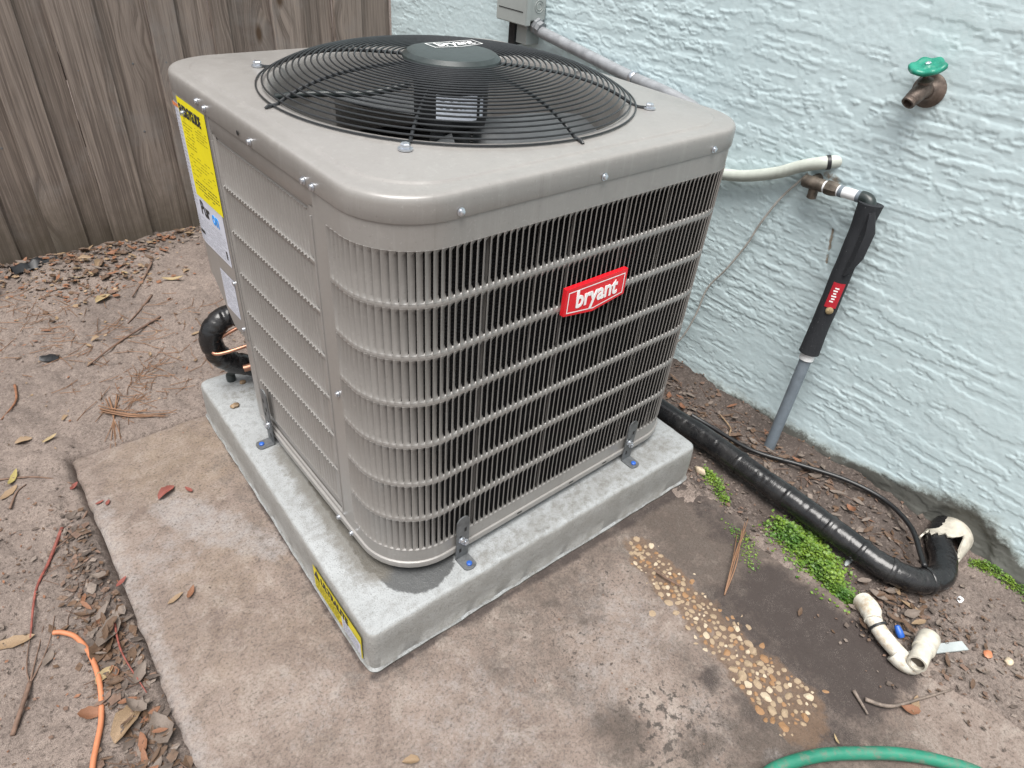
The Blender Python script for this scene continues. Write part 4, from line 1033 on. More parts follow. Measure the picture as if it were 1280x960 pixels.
# --- screws
def screw_me(axis_):
    b = B(); b.lathe([(0.0070, 0.0), (0.0070, 0.0010), (0.0050, 0.0014), (0.0050, 0.0048), (0.0038, 0.0056)], (0, 0, 0), axis_, n=12); return b.me("screw", M['zinc'], True, 35)
sL, sF = screw_me((-1, 0, 0)), screw_me((0, -1, 0))
for y, z in ((0.674, 0.953), (0.636, 0.949), (0.427, 0.9455), (0.223, 0.944), (0.193, 0.944), (0.179, 0.546), (0.231, 0.157), (0.173, 0.157), (0.660, 0.432), (0.662, 0.556)):
    o = put("screw", sL, ac, (-0.0025 if z > 0.6 else (-0.0045 if z < 0.2 else -0.001), y, z - T))
o = put("screw", sL, ac, (-0.004, 0.775, 0.905 - T))
for x, z in ((0.138, 0.9465), (0.448, 0.9455), (0.767, 0.9455)): put("screw", sF, ac, (x, -0.0028, z - T))
for y in (0.475,):
    b = B(); b.lathe([(0.0045, 0.0), (0.0045, 0.0006)], (-0.0038, y, 0.9475), (-1, 0, 0), n=10); part("screw_hole", b.me("screw_hole", M['hole']))
# base pan slots
for x in (0.33, 0.50, 0.62):
    b = B(); b.box(x, x + 0.014, -0.0052, -0.0046, 0.1585, 0.1625); part("base_slot", b.me("base_slot", M['hole'], False))
# --- hold-down straps
def strap(x, rot, h):
    """built on the front face at x; rot=True puts it on the left face"""
    f = (lambda u, v, z: (u, v, z)) if not rot else (lambda u, v, z: (v, u, z))
    w_ = 0.0165; y0, y1 = -0.0075, -0.0105
    N = 8; pts = [(x - w_, T + 0.0005), (x + w_, T + 0.0005)] + [(x + w_ * math.cos(math.pi * i / N), h - w_ + w_ * math.sin(math.pi * i / N)) for i in range(N + 1)]
    n = len(pts); V = [f(u, y0, z) for u, z in pts] + [f(u, y1, z) for u, z in pts]
    Fc = [tuple(range(n)), tuple(range(2 * n - 1, n - 1, -1))] + [(i, i + n, (i + 1) % n + n, (i + 1) % n) for i in range(n)]
    b = B(); b.add(V, Fc)
    pts = [(x - w_, y0), (x + w_, y0)] + [(x + w_ * math.cos(math.pi * i / N), -0.040 - 0.6 * w_ * math.sin(math.pi * i / N)) for i in range(N + 1)]
    n = len(pts); V = [f(u, v, T + 0.0006) for u, v in pts] + [f(u, v, T + 0.0034) for u, v in pts]
    b.add(V, [tuple(range(n)), tuple(range(2 * n - 1, n - 1, -1))] + [(i, i + n, (i + 1) % n + n, (i + 1) % n) for i in range(n)])
    me = b.me("hold_down_strap", M['strap'], False)
    bm2 = bmesh.new(); bm2.from_mesh(me); bmesh.ops.recalc_face_normals(bm2, faces=bm2.faces); bm2.to_mesh(me); bm2.free()
    o = part("hold_down_strap", me)
    bb = B()
    for k in range(int((h - T - 0.03) / 0.021)):
        z = T + 0.022 + k * 0.021; u = x + (0.006 if k % 2 else -0.006)
        V = [f(u - 0.003, y1 - 0.0004, z), f(u + 0.003, y1 - 0.0004, z), f(u + 0.003, y1 - 0.0004, z + 0.012), f(u - 0.003, y1 - 0.0004, z + 0.012)]
        bb.add(V, [(0, 1, 2, 3)])
    put("slot", bb.me("slot", M['hole'], False), o)
    for u, z in ((x - 0.004, T + 0.063), (x + 0.006, T + 0.050)):
        b = B(); c = f(u, y1, z); ax = (0, -1, 0) if not rot else (-1, 0, 0)
        b.lathe([(0.0085, 0), (0.0085, 0.0014), (0.0062, 0.0018), (0.0060, 0.0065), (0.004, 0.0075)], c, ax, n=12); put("screw", b.me("screw", M['zinc'], True, 35), o)
    b = B(); b.lathe([(0.0065, 0.0034), (0.0065, 0.0070), (0.004, 0.0088)], f(x + 0.001, -0.036, T), n=12); put("anchor_bolt", b.me("anchor_bolt", M['blue'], True, 35), o)
strap(0.166, False, 0.262); strap(0.712, False, 0.262); strap(0.583, True, 0.300)
# --- copper stub pipes in the notch
b = B(); b.tube([(0.285, 0.80, 0.22), (0.16, 0.80, 0.215), (0.03, 0.83, 0.20)], 0.0105, 12, res=8); part("copper_pipe", b.me("copper_pipe", M['copper']))
b = B(); b.tube([(0.285, 0.78, 0.300), (0.10, 0.80, 0.290), (-0.02, 0.83, 0.270), (-0.035, 0.845, 0.280), (-0.01, 0.85, 0.305), (0.12, 0.82, 0.36)], 0.005, 10, res=8); part("copper_pipe", b.me("copper_pipe", M['copper']))

# ================================================================== OTHER THINGS
def wrap_r(r, depth, per_m, length, seed=0):
    """vinyl wrap: irregular transverse creases and slack, as offsets of the pipe radius"""
    rg = random.Random(seed)
    cr = [(rg.uniform(0, length), rg.uniform(0, 6.283), rg.uniform(0.0025, 0.006), rg.uniform(0.4, 1.5), rg.uniform(-0.012, 0.012), depth * rg.uniform(0.3, 1.0)) for _ in range(int(per_m * length))]
    def f(L, a, u):
        q = r * (1 + 0.012 * math.sin(L * 17 + seed) + 0.010 * math.sin(2 * a + L * 9))
        for l0, a0, w_, aw, sk, dp in cr:
            if abs(L - l0) > 0.03: continue
            da = (a - a0 + math.pi) % (2 * math.pi) - math.pi
            x = (L - l0 - sk * da) / w_
            if abs(x) < 3: q -= dp * math.exp(-x * x) * math.exp(-(da / aw) ** 2)
        return q
    return f
# wrapped elbow leaving the far-left corner of the cabinet
el = thing("wrapped_pipe_elbow", "black tape wrapped pipe elbow curling out behind the cabinet's left rear corner", "pipe", (0.10, 0.93, T))
b = B(); b.tube([(0.158, 0.922, 0.182), (0.130, 0.925, 0.196), (0.102, 0.928, 0.214), (0.074, 0.93, 0.250), (0.066, 0.93, 0.297), (0.084, 0.93, 0.334), (0.122, 0.93, 0.353), (0.17, 0.92, 0.350), (0.26, 0.91, 0.345)], 0.030, 30, res=24, rfun=wrap_r(0.0312, 0.0022, 330, 0.75, 1))
put("tape_wrap", b.me("tape_wrap", M['tape']), el, (-0.10, -0.93, -T))
b = B(); b.tube([(0.245, 0.905, 0.165), (0.15, 0.922, 0.184)], 0.014, 14); put("copper_end", b.me("copper_end", M['copper']), el, (-0.10, -0.93, -T))

# line set running along the wall
ls = thing("insulated_line_set", "thick black tape wrapped line set running along the wall into a white sleeve", "pipe", (1.14, -0.2, 0))
path = [(1.165, 1.10, 0.05), (1.15, 0.60, 0.055), (1.138, 0.20, 0.060), (1.148, 0.03, 0.058), (1.144, -0.15, 0.055), (1.146, -0.30, 0.05), (1.150, -0.43, 0.042), (1.158, -0.535, 0.032), (1.195, -0.605, 0.022), (1.265, -0.640, 0.014), (1.340, -0.622, 0.010), (1.395, -0.585, 0.012), (1.45, -0.575, 0.010), (1.50, -0.575, 0.005)]
b = B(); b.tube(path, 0.033, 26, res=44, rfun=wrap_r(0.0328, 0.0016, 75, 2.4, 3)); put("tape_wrap", b.me("tape_wrap", M['tape']), ls, (-1.14, 0.2, 0))
sp0 = smooth_path(path, 14)
for k in (52, 66, 79, 90, 101, 118):
    p = sp0[k]; q = sp0[k + 1]; d_ = (q - p).normalized(); b = B()
    b.lathe([(0.0335, -0.007), (0.0352, -0.004), (0.0352, 0.004), (0.0335, 0.007)], p, d_, n=24, cap0=False, cap1=False); put("tape_band", b.me("tape_band", M['tape']), ls, (-1.14, 0.2, 0))
# white sleeve stub with a broken rim
V = []; Fc = []; nA, nX = 40, 8; scy, scz, sr = -0.598, -0.002, 0.053
for shell, rr0 in ((0, sr), (1, sr - 0.0045)):
    for i in range(nA + 1):
        a = math.radians(-25 + 230 * i / nA)
        brk = 0.082 + 0.008 * math.sin(a * 3.1) - 0.050 * max(0, 1 - abs(math.degrees(a) - 60) / 17) ** 0.6 + 0.006 * math.sin(a * 17) - 0.022 * max(0, 1 - abs(math.degrees(a) - 150) / 16) ** 0.7
        for k in range(nX + 1):
            xx = XW + 0.02 - (brk + 0.02) * k / nX; V.append((xx, scy - rr0 * math.cos(a), scz + rr0 * math.sin(a)))
def gi(s_, i, k): return s_ * (nA + 1) * (nX + 1) + i * (nX + 1) + k
for i in range(nA):
    for k in range(nX):
        Fc.append((gi(0, i, k), gi(0, i, k + 1), gi(0, i + 1, k + 1), gi(0, i + 1, k))); Fc.append((gi(1, i, k), gi(1, i + 1, k), gi(1, i + 1, k + 1), gi(1, i, k + 1)))
    Fc.append((gi(0, i, nX), gi(1, i, nX), gi(1, i + 1, nX), gi(0, i + 1, nX)))
solo("pipe_sleeve", V, Fc, M['pvc'], "broken off white plastic pipe sleeve poking from the foot of the wall", "pipe", sharp=40)
# thin black cable from the line set to the bend
b = B(); b.tube([(1.165, 0.10, 0.088), (1.19, 0.045, 0.072), (1.262, -0.075, 0.024), (1.330, -0.195, 0.022), (1.384, -0.318, 0.026), (1.400, -0.425, 0.026), (1.352, -0.518, 0.034), (1.268, -0.580, 0.040), (1.225, -0.603, 0.052)], 0.0068, 10, res=12)
solo("control_cable", b.V, b.F, M['cable'], "thin black cable looping beside the thick wrapped line set", "cable")
# loose wire on the wall
b = B(); b.tube([(1.452, 0.135, 0.775), (1.446, 0.150, 0.748), (1.448, 0.189, 0.681), (1.447, 0.222, 0.595), (1.450, 0.243, 0.524), (1.448, 0.283, 0.425), (1.449, 0.330, 0.331), (1.448, 0.345, 0.22), (1.446, 0.375, 0.11), (1.44, 0.43, 0.03)], 0.0032, 8, res=10)
solo("loose_wire", b.V, b.F, M['wire_white'], "thin grimy white wire dangling down the stucco wall behind the cabinet", "wire")
# cream flexible conduit into the wall
fc_ = thing("flexible_conduit", "cream flexible conduit running from the cabinet into a hole in the wall", "conduit", (1.43, 0.3, 0.7))
b = B(); b.tube([(1.00, 0.86, 0.62), (1.20, 0.78, 0.63), (1.36, 0.60, 0.64), (1.425, 0.45, 0.68), (1.432, 0.397, 0.693), (1.432, 0.305, 0.716), (1.432, 0.213, 0.755), (1.434, 0.152, 0.792), (1.440, 0.100, 0.817), (1.470, 0.070, 0.826)], 0.0165, 16, res=12, rfun=lambda L, a, u: 0.0165 * (1 + 0.012 * math.sin(L * 700)))
put("conduit_tube", b.me("conduit_tube", M['cream']), fc_, (-1.43, -0.3, -0.7))
b = B(); b.lathe([(0.0185, 0.0), (0.0185, 0.010)], (1.445, 0.094, 0.8185), (0.6, -0.72, 0.22), n=18); put("dark_hole_disc", b.me("dark_hole_disc", M['blackscrap']), fc_, (-1.43, -0.3, -0.7))  # black disc painting in the shade of the hole around the conduit
# condensate drain: brown tee, white coupling, black elbow, foam sleeve, grey pipe
dr = thing("drain_line", "condensate drain with brown tee, black foam sleeve and grey pipe down the wall", "drain pipe", (1.40, -0.07, 0))
o_ = (-1.40, 0.07, 0)
ax = Vector((0, -1, 0.06)).normalized(); c0 = Vector((1.418, 0.118, 0.766))
b = B(); b.lathe([(0.0135, -0.006), (0.0165, 0.0), (0.0165, 0.050), (0.0150, 0.054)], c0, ax, n=20)
b.tube([c0 + ax * 0.028, c0 + ax * 0.028 + Vector((0.004, 0, -0.038))], 0.0125, 14); b.tube([c0 + ax * 0.012, c0 + ax * 0.012 + Vector((0.05, 0, 0.004))], 0.0135, 14)
put("brown_tee", b.me("brown_tee", M['brass_dull']), dr, o_)
b = B(); b.lathe([(0.0155, 0.054), (0.0155, 0.060)], c0, ax, n=20); put("white_ring", b.me("white_ring", M['pvc_clean']), dr, o_)
b = B(); b.lathe([(0.0185, 0.060), (0.0190, 0.064), (0.0190, 0.078), (0.0165, 0.088), (0.0150, 0.092)], c0, ax, n=8); put("brown_union", b.me("brown_union", M['brass_dull'], True, 30), dr, o_)
b = B(); b.lathe([(0.0142, 0.092), (0.0142, 0.096)], c0, ax, n=20); put("white_ring", b.me("white_ring", M['pvc_clean']), dr, o_)
b = B(); b.lathe([(0.0148, 0.096), (0.0148, 0.106)], c0, ax, n=20); put("grey_collar", b.me("grey_collar", M['pvc_grey']), dr, o_)
b = B(); b.lathe([(0.0140, 0.106), (0.0140, 0.143)], c0, ax, n=20); put("white_coupling", b.me("white_coupling", M['pvc_clean']), dr, o_)
b = B(); b.lathe([(0.0148, 0.143), (0.0148, 0.153)], c0, ax, n=20); put("grey_collar", b.me("grey_collar", M['pvc_grey']), dr, o_)
ce = c0 + ax * 0.153
b = B(); b.tube([ce, ce + ax * 0.012, ce + ax * 0.024 + Vector((-0.002, 0, -0.006)), ce + ax * 0.030 + Vector((-0.004, 0, -0.022)), ce + ax * 0.030 + Vector((-0.006, 0, -0.045))], 0.0165, 16, res=5); put("black_elbow", b.me("black_elbow", M['black_plastic']), dr, o_)
top = Vector((1.412, -0.066, 0.752)); bot = Vector((1.352, -0.086, 0.0)); dv = (bot - top)
def on(t): return top + dv * t
pf = smooth_path([on(-0.025), on(0.08), on(0.25), on(0.40), on(0.545)], 12)
def fr_(L, a, u): return (0.0252 + 0.005 * max(0, 0.22 - u) / 0.22 + 0.003 * max(0, u - 0.86) / 0.14) * (1 + 0.015 * math.sin(3 * a + L * 40) + 0.015 * math.sin(L * 70))
b = B(); b.tube(pf, 0.024, 24, rfun=fr_); foam = put("foam_sleeve", b.me("foam_sleeve", M['foam']), dr, o_)
fl = B(); V = []
for k, t in enumerate((-0.005, 0.06, 0.15, 0.215)):
    p = on(t); wd = (0.010, 0.030, 0.028, 0.010)[k]
    V += [p + Vector((-0.020, -0.008, 0)), p + Vector((-0.030, -0.012 - wd * 0.5, 0)), p + Vector((-0.020, -0.014 - wd, 0.006)), p + Vector((-0.010, -0.012 - wd, 0.004)), p + Vector((-0.006, -0.008, 0))]
fl.add(V, [(k * 5 + j, k * 5 + (j + 1) % 5, k * 5 + 5 + (j + 1) % 5, k * 5 + 5 + j) for k in range(3) for j in range(5)] + [(4, 3, 2, 1, 0), (15, 16, 17, 18, 19)])
put("foam_flap", fl.me("foam_flap", M['foam'], True, 40), dr, o_)
# red printed tag and a yellow daub on the foam
vd = Vector((-0.80, -0.30, 0.25)).normalized(); dn = dv.normalized(); sd_ = dn.cross(vd).normalized(); nn_ = sd_.cross(dn).normalized()
if nn_.dot(vd) < 0: nn_ = -nn_
def tag_patch(t0, t1, a0, a1, r, name, mat):
    b = B(); V = []; n = 8
    for t in np.linspace(t0, t1, 4):
        for i in range(n + 1):
            a = math.radians(a0 + (a1 - a0) * i / n); p = on(t); V.append(p + (nn_ * math.cos(a) + sd_ * math.sin(a)) * r)
    b.add(V, [(k * (n + 1) + i, k * (n + 1) + i + 1, (k + 1) * (n + 1) + i + 1, (k + 1) * (n + 1) + i) for k in range(3) for i in range(n)]); return put(name, b.me(name, mat), foam)
tag_patch(0.250, 0.345, -46, 22, 0.0268, "red_tag", M['red_tag'])
for k in range(6): tag_patch(0.268 + k * 0.010, 0.273 + k * 0.010, -20 + (k % 3) * 3, 2 + (k % 2) * 4, 0.0272, "tag_print", M['white_ink'])
pb = on(0.355) + (nn_ * 0.95 - sd_ * 0.25) * 0.0255; b = B(); b.lathe([(0.010, 0), (0.010, 0.004), (0.006, 0.007)], pb, nn_ - sd_ * 0.3, n=14); put("yellow_daub", b.me("yellow_daub", M['leaf_straw']), foam)
b = B(); b.lathe([(0.0205, 0), (0.0205, 0.030)], on(0.535), dn, n=24); put("white_coupling", b.me("white_coupling", M['pvc_clean']), dr, o_)
b = B(); b.lathe([(0.0165, 0), (0.0165, (bot - on(0.57)).length + 0.02)], on(0.57), dn, n=24); put("grey_pipe", b.me("grey_pipe", M['pvc_grey']), dr, o_)
# hose bib
hb = thing("hose_bib", "tarnished outdoor tap with green wheel handle on the stucco wall", "tap", (XW, -0.075, 1.03)); o_ = (-XW, 0.075, -1.03)
fcn = Vector((XW - 0.002, -0.072, 1.034))
b = B(); b.lathe([(0.037, 0.0), (0.037, 0.004), (0.031, 0.008), (0.022, 0.012), (0.018, 0.018)], fcn, (-1, 0, 0), n=28); put("wall_flange", b.me("wall_flange", M['bronze']), hb, o_)
b = B(); b.tube([fcn + Vector((-0.010, 0, 0)), fcn + Vector((-0.035, 0.001, 0.004)), fcn + Vector((-0.050, 0.003, -0.004)), fcn + Vector((-0.066, 0.006, -0.016))], 0.0165, 20, res=7, rfun=lambda L, a, u: 0.0155 + 0.003 * math.sin(u * 3.1)); body = put("valve_body", b.me("valve_body", M['bronze']), hb, o_)
na = Vector((-0.72, 0.10, -0.62)).normalized(); nc = fcn + Vector((-0.060, 0.005, -0.011))
b = B(); b.lathe([(0.0165, 0), (0.0165, 0.004), (0.0150, 0.005), (0.0158, 0.007), (0.0150, 0.009), (0.0158, 0.011), (0.0150, 0.013), (0.0158, 0.015), (0.0150, 0.018), (0.0105, 0.018), (0.0100, 0.004)], nc, na, n=26, cap0=False, cap1=False); put("spout_thread", b.me("spout_thread", M['bronze'], True, 30), hb, o_)
b = B(); b.lathe([(0.0102, 0.006), (0.0102, 0.0065)], nc, na, n=20); put("spout_bore", b.me("spout_bore", M['hole']), hb, o_)
sa_ = Vector((-0.34, 0.10, 0.93)).normalized(); s0_ = fcn + Vector((-0.034, 0.001, 0.010))
b = B(); b.lathe([(0.015, 0), (0.015, 0.009), (0.0165, 0.010), (0.0165, 0.016), (0.010, 0.019), (0.0065, 0.022), (0.0065, 0.044)], s0_, sa_, n=18); put("valve_stem", b.me("valve_stem", M['bronze'], True, 30), hb, o_)
hcn = s0_ + sa_ * 0.045; u_ = sa_.orthogonal().normalized(); v_ = sa_.cross(u_)
V = []; Fc = []; n = 60
rings_ = [(0.0, 0.006), (0.010, 0.006), (0.012, 0.003), (0.024, 0.002), (0.030, 0.0055), (0.037, 0.0065), (0.041, 0.003), (0.041, -0.003), (0.036, -0.006), (0.010, -0.003), (0.0, -0.003)]
for r, h_ in rings_:
    for i in range(n):
        a = 2 * math.pi * i / n; k = 1 + (0.055 * math.cos(6 * a) if r > 0.02 else 0); V.append(hcn + (u_ * math.cos(a) + v_ * math.sin(a)) * r * k * 0.90 + sa_ * (h_ + 0.0015 * math.cos(6 * a) * (r > 0.02)))
for k in range(len(rings_) - 1):
    for i in range(n): Fc.append((k * n + i, k * n + (i + 1) % n, (k + 1) * n + (i + 1) % n, (k + 1) * n + i))
hw = put("wheel_handle", mesh("wheel_handle", V, Fc, M['handle'], True), hb, o_)
b = B(); b.lathe([(0.0065, 0.006), (0.0065, 0.0095), (0.004, 0.011)], hcn, sa_, n=6); put("handle_screw", b.me("handle_screw", M['zinc'], True, 30), hw)
# disconnect box with conduit
dbx = thing("disconnect_box", "grey metal electrical disconnect box on the wall above the cabinet", "electrical box", (XW, 1.30, 0.94)); o_ = (-XW, -1.30, -0.94)
def bevel_box(name, x0, x1, y0, y1, z0, z1, mat, bev=0.004):
    bm = bmesh.new(); bmesh.ops.create_cube(bm, size=1.0)
    for v in bm.verts: v.co = Vector(((x0 + x1) / 2 + v.co.x * (x1 - x0), (y0 + y1) / 2 + v.co.y * (y1 - y0), (z0 + z1) / 2 + v.co.z * (z1 - z0)))
    bmesh.ops.bevel(bm, geom=list(bm.edges), offset=bev, segments=2, affect='EDGES')
    me = bpy.data.meshes.new(name); bm.to_mesh(me); bm.free(); me.materials.append(mat); me.polygons.foreach_set("use_smooth", [True] * len(me.polygons)); me.set_sharp_from_angle(angle=math.radians(35)); return me
put("box_body", bevel_box("box_body", 1.385, XW - 0.001, 1.236, 1.382, 0.958, 1.26, M['grey_paint']), dbx, o_)
bc = put("box_cover", bevel_box("box_cover", 1.362, 1.386, 1.228, 1.390, 0.945, 1.27, M['grey_paint'], 0.003), dbx, o_)
b = B(); b.box(1.3608, 1.3622, 1.245, 1.375, 0.985, 0.9875); put("cover_crease", b.me("cover_crease", M['hole'], False), bc)
for r in (0.019, 0.011):
    b = B(); b.tube([(1.425 + r * math.cos(t), 1.2352, 1.003 + r * math.sin(t)) for t in np.linspace(0, 2 * math.pi, 25)[:-1]], 0.0012, 6, closed=True); put("knockout", b.me("knockout", M['grey_paint']), dbx, o_)
b = B(); b.box(1.392, XW - 0.001, 1.318, 1.350, 0.870, 0.958); put("lower_hub", b.me("lower_hub", M['blackscrap'], False), dbx, o_)
b = B(); b.box(1.400, XW - 0.001, 1.262, 1.316, 0.880, 0.958); put("lower_hub", b.me("lower_hub", M['grey_paint'], False), dbx, o_)
cd = thing("steel_conduit", "dull grey conduit pipe leaving the disconnect box along the wall", "conduit", (1.43, 0.95, 0.89)); o_ = (-1.43, -0.95, -0.89)
b = B(); b.tube([(1.425, 1.246, 0.955), (1.428, 1.240, 0.935), (1.430, 1.215, 0.927), (1.430, 1.15, 0.919), (1.430, 0.963, 0.897), (1.430, 0.797, 0.877), (1.430, 0.60, 0.86), (1.430, 0.50, 0.835), (1.40, 0.46, 0.78), (1.30, 0.50, 0.72)], 0.0185, 18, res=8); put("conduit_tube", b.me("conduit_tube", M['conduit']), cd, o_)
b = B(); b.lathe([(0.027, 0.0), (0.027, 0.012), (0.023, 0.014), (0.023, 0.030)], (1.4265, 1.247, 0.945), (0.10, -0.8, -0.28), n=8); put("connector_nut", b.me("connector_nut", M['conduit'], True, 30), cd, o_)
b = B(); b.lathe([(0.0205, -0.008), (0.0215, -0.006), (0.0215, 0.006), (0.0205, 0.008)], (1.430, 0.775, 0.8748), (0, -1, -0.12), n=20, cap0=False, cap1=False); b.box(1.44, 1.458, 0.767, 0.783, 0.835, 0.86); put("pipe_clamp", b.me("pipe_clamp", M['zinc'], True, 35), cd, o_)

# white PVC cleanout elbows
pv = thing("pvc_elbow_run", "broken white plastic elbow fittings lying on dark soil beside the slab", "pipe", (1.0, -0.65, 0)); o_ = (-1.0, 0.65, 0)
def zg(x, y): return max(float(ground_h(np.array(float(x)), np.array(float(y)))), 0.0 if (SX < x < SR - 0.05 and y < SY) else -1)
b = B(); b.tube([(1.022, -0.555, 0.022), (1.002, -0.578, 0.034), (0.980, -0.598, 0.034)], 0.023, 18, res=6, rfun=lambda L, a, u: 0.0235 - 0.0035 * (u > 0.72)); put("elbow_fitting", b.me("elbow_fitting", M['pvc_dirty']), pv, o_)
b = B(); b.tube([(0.988, -0.588, 0.034), (0.972, -0.620, 0.028), (0.962, -0.650, 0.024), (0.952, -0.690, 0.022)], 0.0175, 18, res=6); put("short_pipe", b.me("short_pipe", M['pvc_dirty']), pv, o_)
b = B(); b.tube([(0.950, -0.668, 0.020), (0.951, -0.692, 0.015), (0.962, -0.708, 0.014), (0.985, -0.706, 0.014)], 0.021, 18, res=6); put("elbow_fitting", b.me("elbow_fitting", M['pvc_dirty']), pv, o_)
b = B(); c1 = Vector((0.940, -0.713, 0.046)); d1 = Vector((1.0, 0.12, -0.10)).normalized()
b.lathe([(0.0145, 0.034), (0.0155, 0.0), (0.0195, 0.0), (0.0200, 0.052), (0.0235, 0.054), (0.0240, 0.098), (0.0225, 0.104), (0.0, 0.106)], c1, d1, n=28, cap0=True, cap1=False); put("open_coupling", b.me("open_coupling", M['pvc'], True, 40), pv, o_)
b = B(); b.lathe([(0.0150, 0.012), (0.0150, 0.0125)], c1, d1, n=24); put("coupling_bore", b.me("coupling_bore", M["brass_dull"]), pv, o_)
b = B(); b.lathe([(0.0215, -0.002), (0.0215, 0.003)], (0.975, -0.612, 0.031), (-0.42, -0.85, -0.15), n=22); put("dark_joint", b.me("dark_joint", M['motor']), pv, o_)
# odds and ends
b = B(); b.lathe([(0.007, 0), (0.0085, 0.004), (0.0085, 0.014), (0.006, 0.026), (0.003, 0.028)], (1.008, -0.660, zg(1.008, -0.66) + 0.006), (0.3, 0.75, 0.5), n=12)
solo("wire_nut", b.V, b.F, M['blue'], "small blue wire nut beside the white plastic elbows", "wire nut", sharp=35)
b = B(); b.box(-0.045, 0.045, -0.011, 0.011, 0, 0.004); M4 = Matrix.Translation((1.085, -0.742, zg(1.085, -0.742) + 0.004)) @ Matrix.Rotation(-0.5, 4, 'Z') @ Matrix.Rotation(0.08, 4, 'Y')
solo("plastic_shim", [M4 @ Vector(v) for v in b.V], b.F, M['slatewhite'], "flat grey plastic strip lying by the white coupling", "plastic strip", False)
def chip(name, x, y, sz, mat, label, cat, seed=1, z=None, flat=0.5):
    r = random.Random(seed); bm = bmesh.new(); bmesh.ops.create_icosphere(bm, subdivisions=2, radius=1.0)
    for v in bm.verts: v.co *= r.uniform(0.8, 1.12)
    z = zg(x, y) if z is None else z
    V = [(x + v.co.x * sz[0], y + v.co.y * sz[1], z + sz[2] * 0.6 + v.co.z * sz[2]) for v in bm.verts]; F = [[v.index for v in f.verts] for f in bm.faces]; bm.free()
    return solo(name, V, F, mat, label, cat, sharp=50)
chip("paper_scrap", 1.276, -0.702, (0.014, 0.008, 0.004), M['pvc_clean'], "tiny white scrap below the bend of the line set", "scrap", 2)
chip("orange_scrap", 1.151, -0.808, (0.012, 0.010, 0.004), M['orange'], "bright orange scrap on soil right of the white fittings", "scrap", 3)
chip("grey_stone", 1.175, -0.845, (0.012, 0.010, 0.007), M['pebble_white'], "small grey stone on soil near the orange scrap", "stone", 4)
chip("grey_tube_scrap", 1.131, -0.468, (0.017, 0.007, 0.005), M['slatewhite'], "short grey plastic piece beside the green weeds", "scrap", 6)
chip("white_chunk", 1.062, -0.035, (0.010, 0.020, 0.012), M['pebble_white'], "white mortar chunk at the right end of the pad", "stone", 5, z=0.012)
chip("tan_pebble", 0.065, 0.834, (0.013, 0.010, 0.007), M['leaf_tan'], "tan pebble on the pad left of the cabinet, nearer one", "stone", 8, z=T)
chip("tan_pebble", 0.124, 0.925, (0.010, 0.008, 0.006), M['leaf_tan'], "tan pebble on the pad under the copper pipe, farther one", "stone", 9, z=T)
b = B(); b.lathe([(0.0125, 0), (0.0130, 0.004), (0.0130, 0.019), (0.0115, 0.022)], (0.103, 0.956, T), n=14)
solo("black_cap", b.V, b.F, M['black_plastic'], "small black plastic cap standing on the rear corner of the pad", "cap", sharp=35)
# orange cable
b = B(); b.tube([(x_, y_, float(ground_h(np.array(x_), np.array(y_))) + 0.008) for x_, y_ in ((-0.484, 0.486), (-0.470, 0.476), (-0.450, 0.447), (-0.437, 0.385), (-0.438, 0.306), (-0.455, 0.232), (-0.476, 0.180), (-0.492, 0.14), (-0.53, 0.02), (-0.50, -0.12))], 0.0052, 12, res=10)
solo("orange_cable", b.V, b.F, M['orange'], "short orange cable end curving out of the dirt at lower left", "cable")
b = B(); b.tube([(0.44, -0.655, 0.012), (0.50, -0.636, 0.0135), (0.600, -0.676, 0.0145), (0.687, -0.736, 0.0145), (0.750, -0.788, 0.014), (0.802, -0.846, 0.0125), (0.84, -0.91, 0.012), (0.86, -1.05, 0.012), (0.78, -1.25, 0.012)], 0.0125, 16, res=12, rfun=lambda L, a, u: 0.0125 * (1 + 0.01 * math.sin(8 * a)))
solo("garden_hose", b.V, b.F, M['hose'], "dusty green garden hose arching along the bottom edge", "hose")
# black plastic sheet scraps by the fence
def scrap(x, y, L, wd, hgt, rz, seed, label):
    r = random.Random(seed); V = []; n, mm = 9, 4
    for i in range(n):
        for j in range(mm):
            u = i / (n - 1) - 0.5; v = j / (mm - 1) - 0.5; xx, yy = u * L, v * wd * (1 - 0.7 * abs(u) * 1.3)
            V.append((x + xx * math.cos(rz) - yy * math.sin(rz), y + xx * math.sin(rz) + yy * math.cos(rz), zg(x, y) + hgt * (0.25 + r.random()) * (1.1 - abs(v) * 1.6)))
    F = [(i * mm + j, (i + 1) * mm + j, (i + 1) * mm + j + 1, i * mm + j + 1) for i in range(n - 1) for j in range(mm - 1)]
    nv = len(V); V += [(a, b2, c - 0.002) for a, b2, c in V]; F += [tuple(i + nv for i in f[::-1]) for f in F]
    solo("plastic_scrap", V, F, M['blackscrap'], label, "scrap", sharp=50)
scrap(-0.185, 2.19, 0.16, 0.05, 0.035, 0.25, 1, "crumpled black plastic strip in leaves at the fence foot")
scrap(-0.272, 1.552, 0.055, 0.045, 0.012, -0.5, 2, "small black plastic flake lying on bare sand at left")

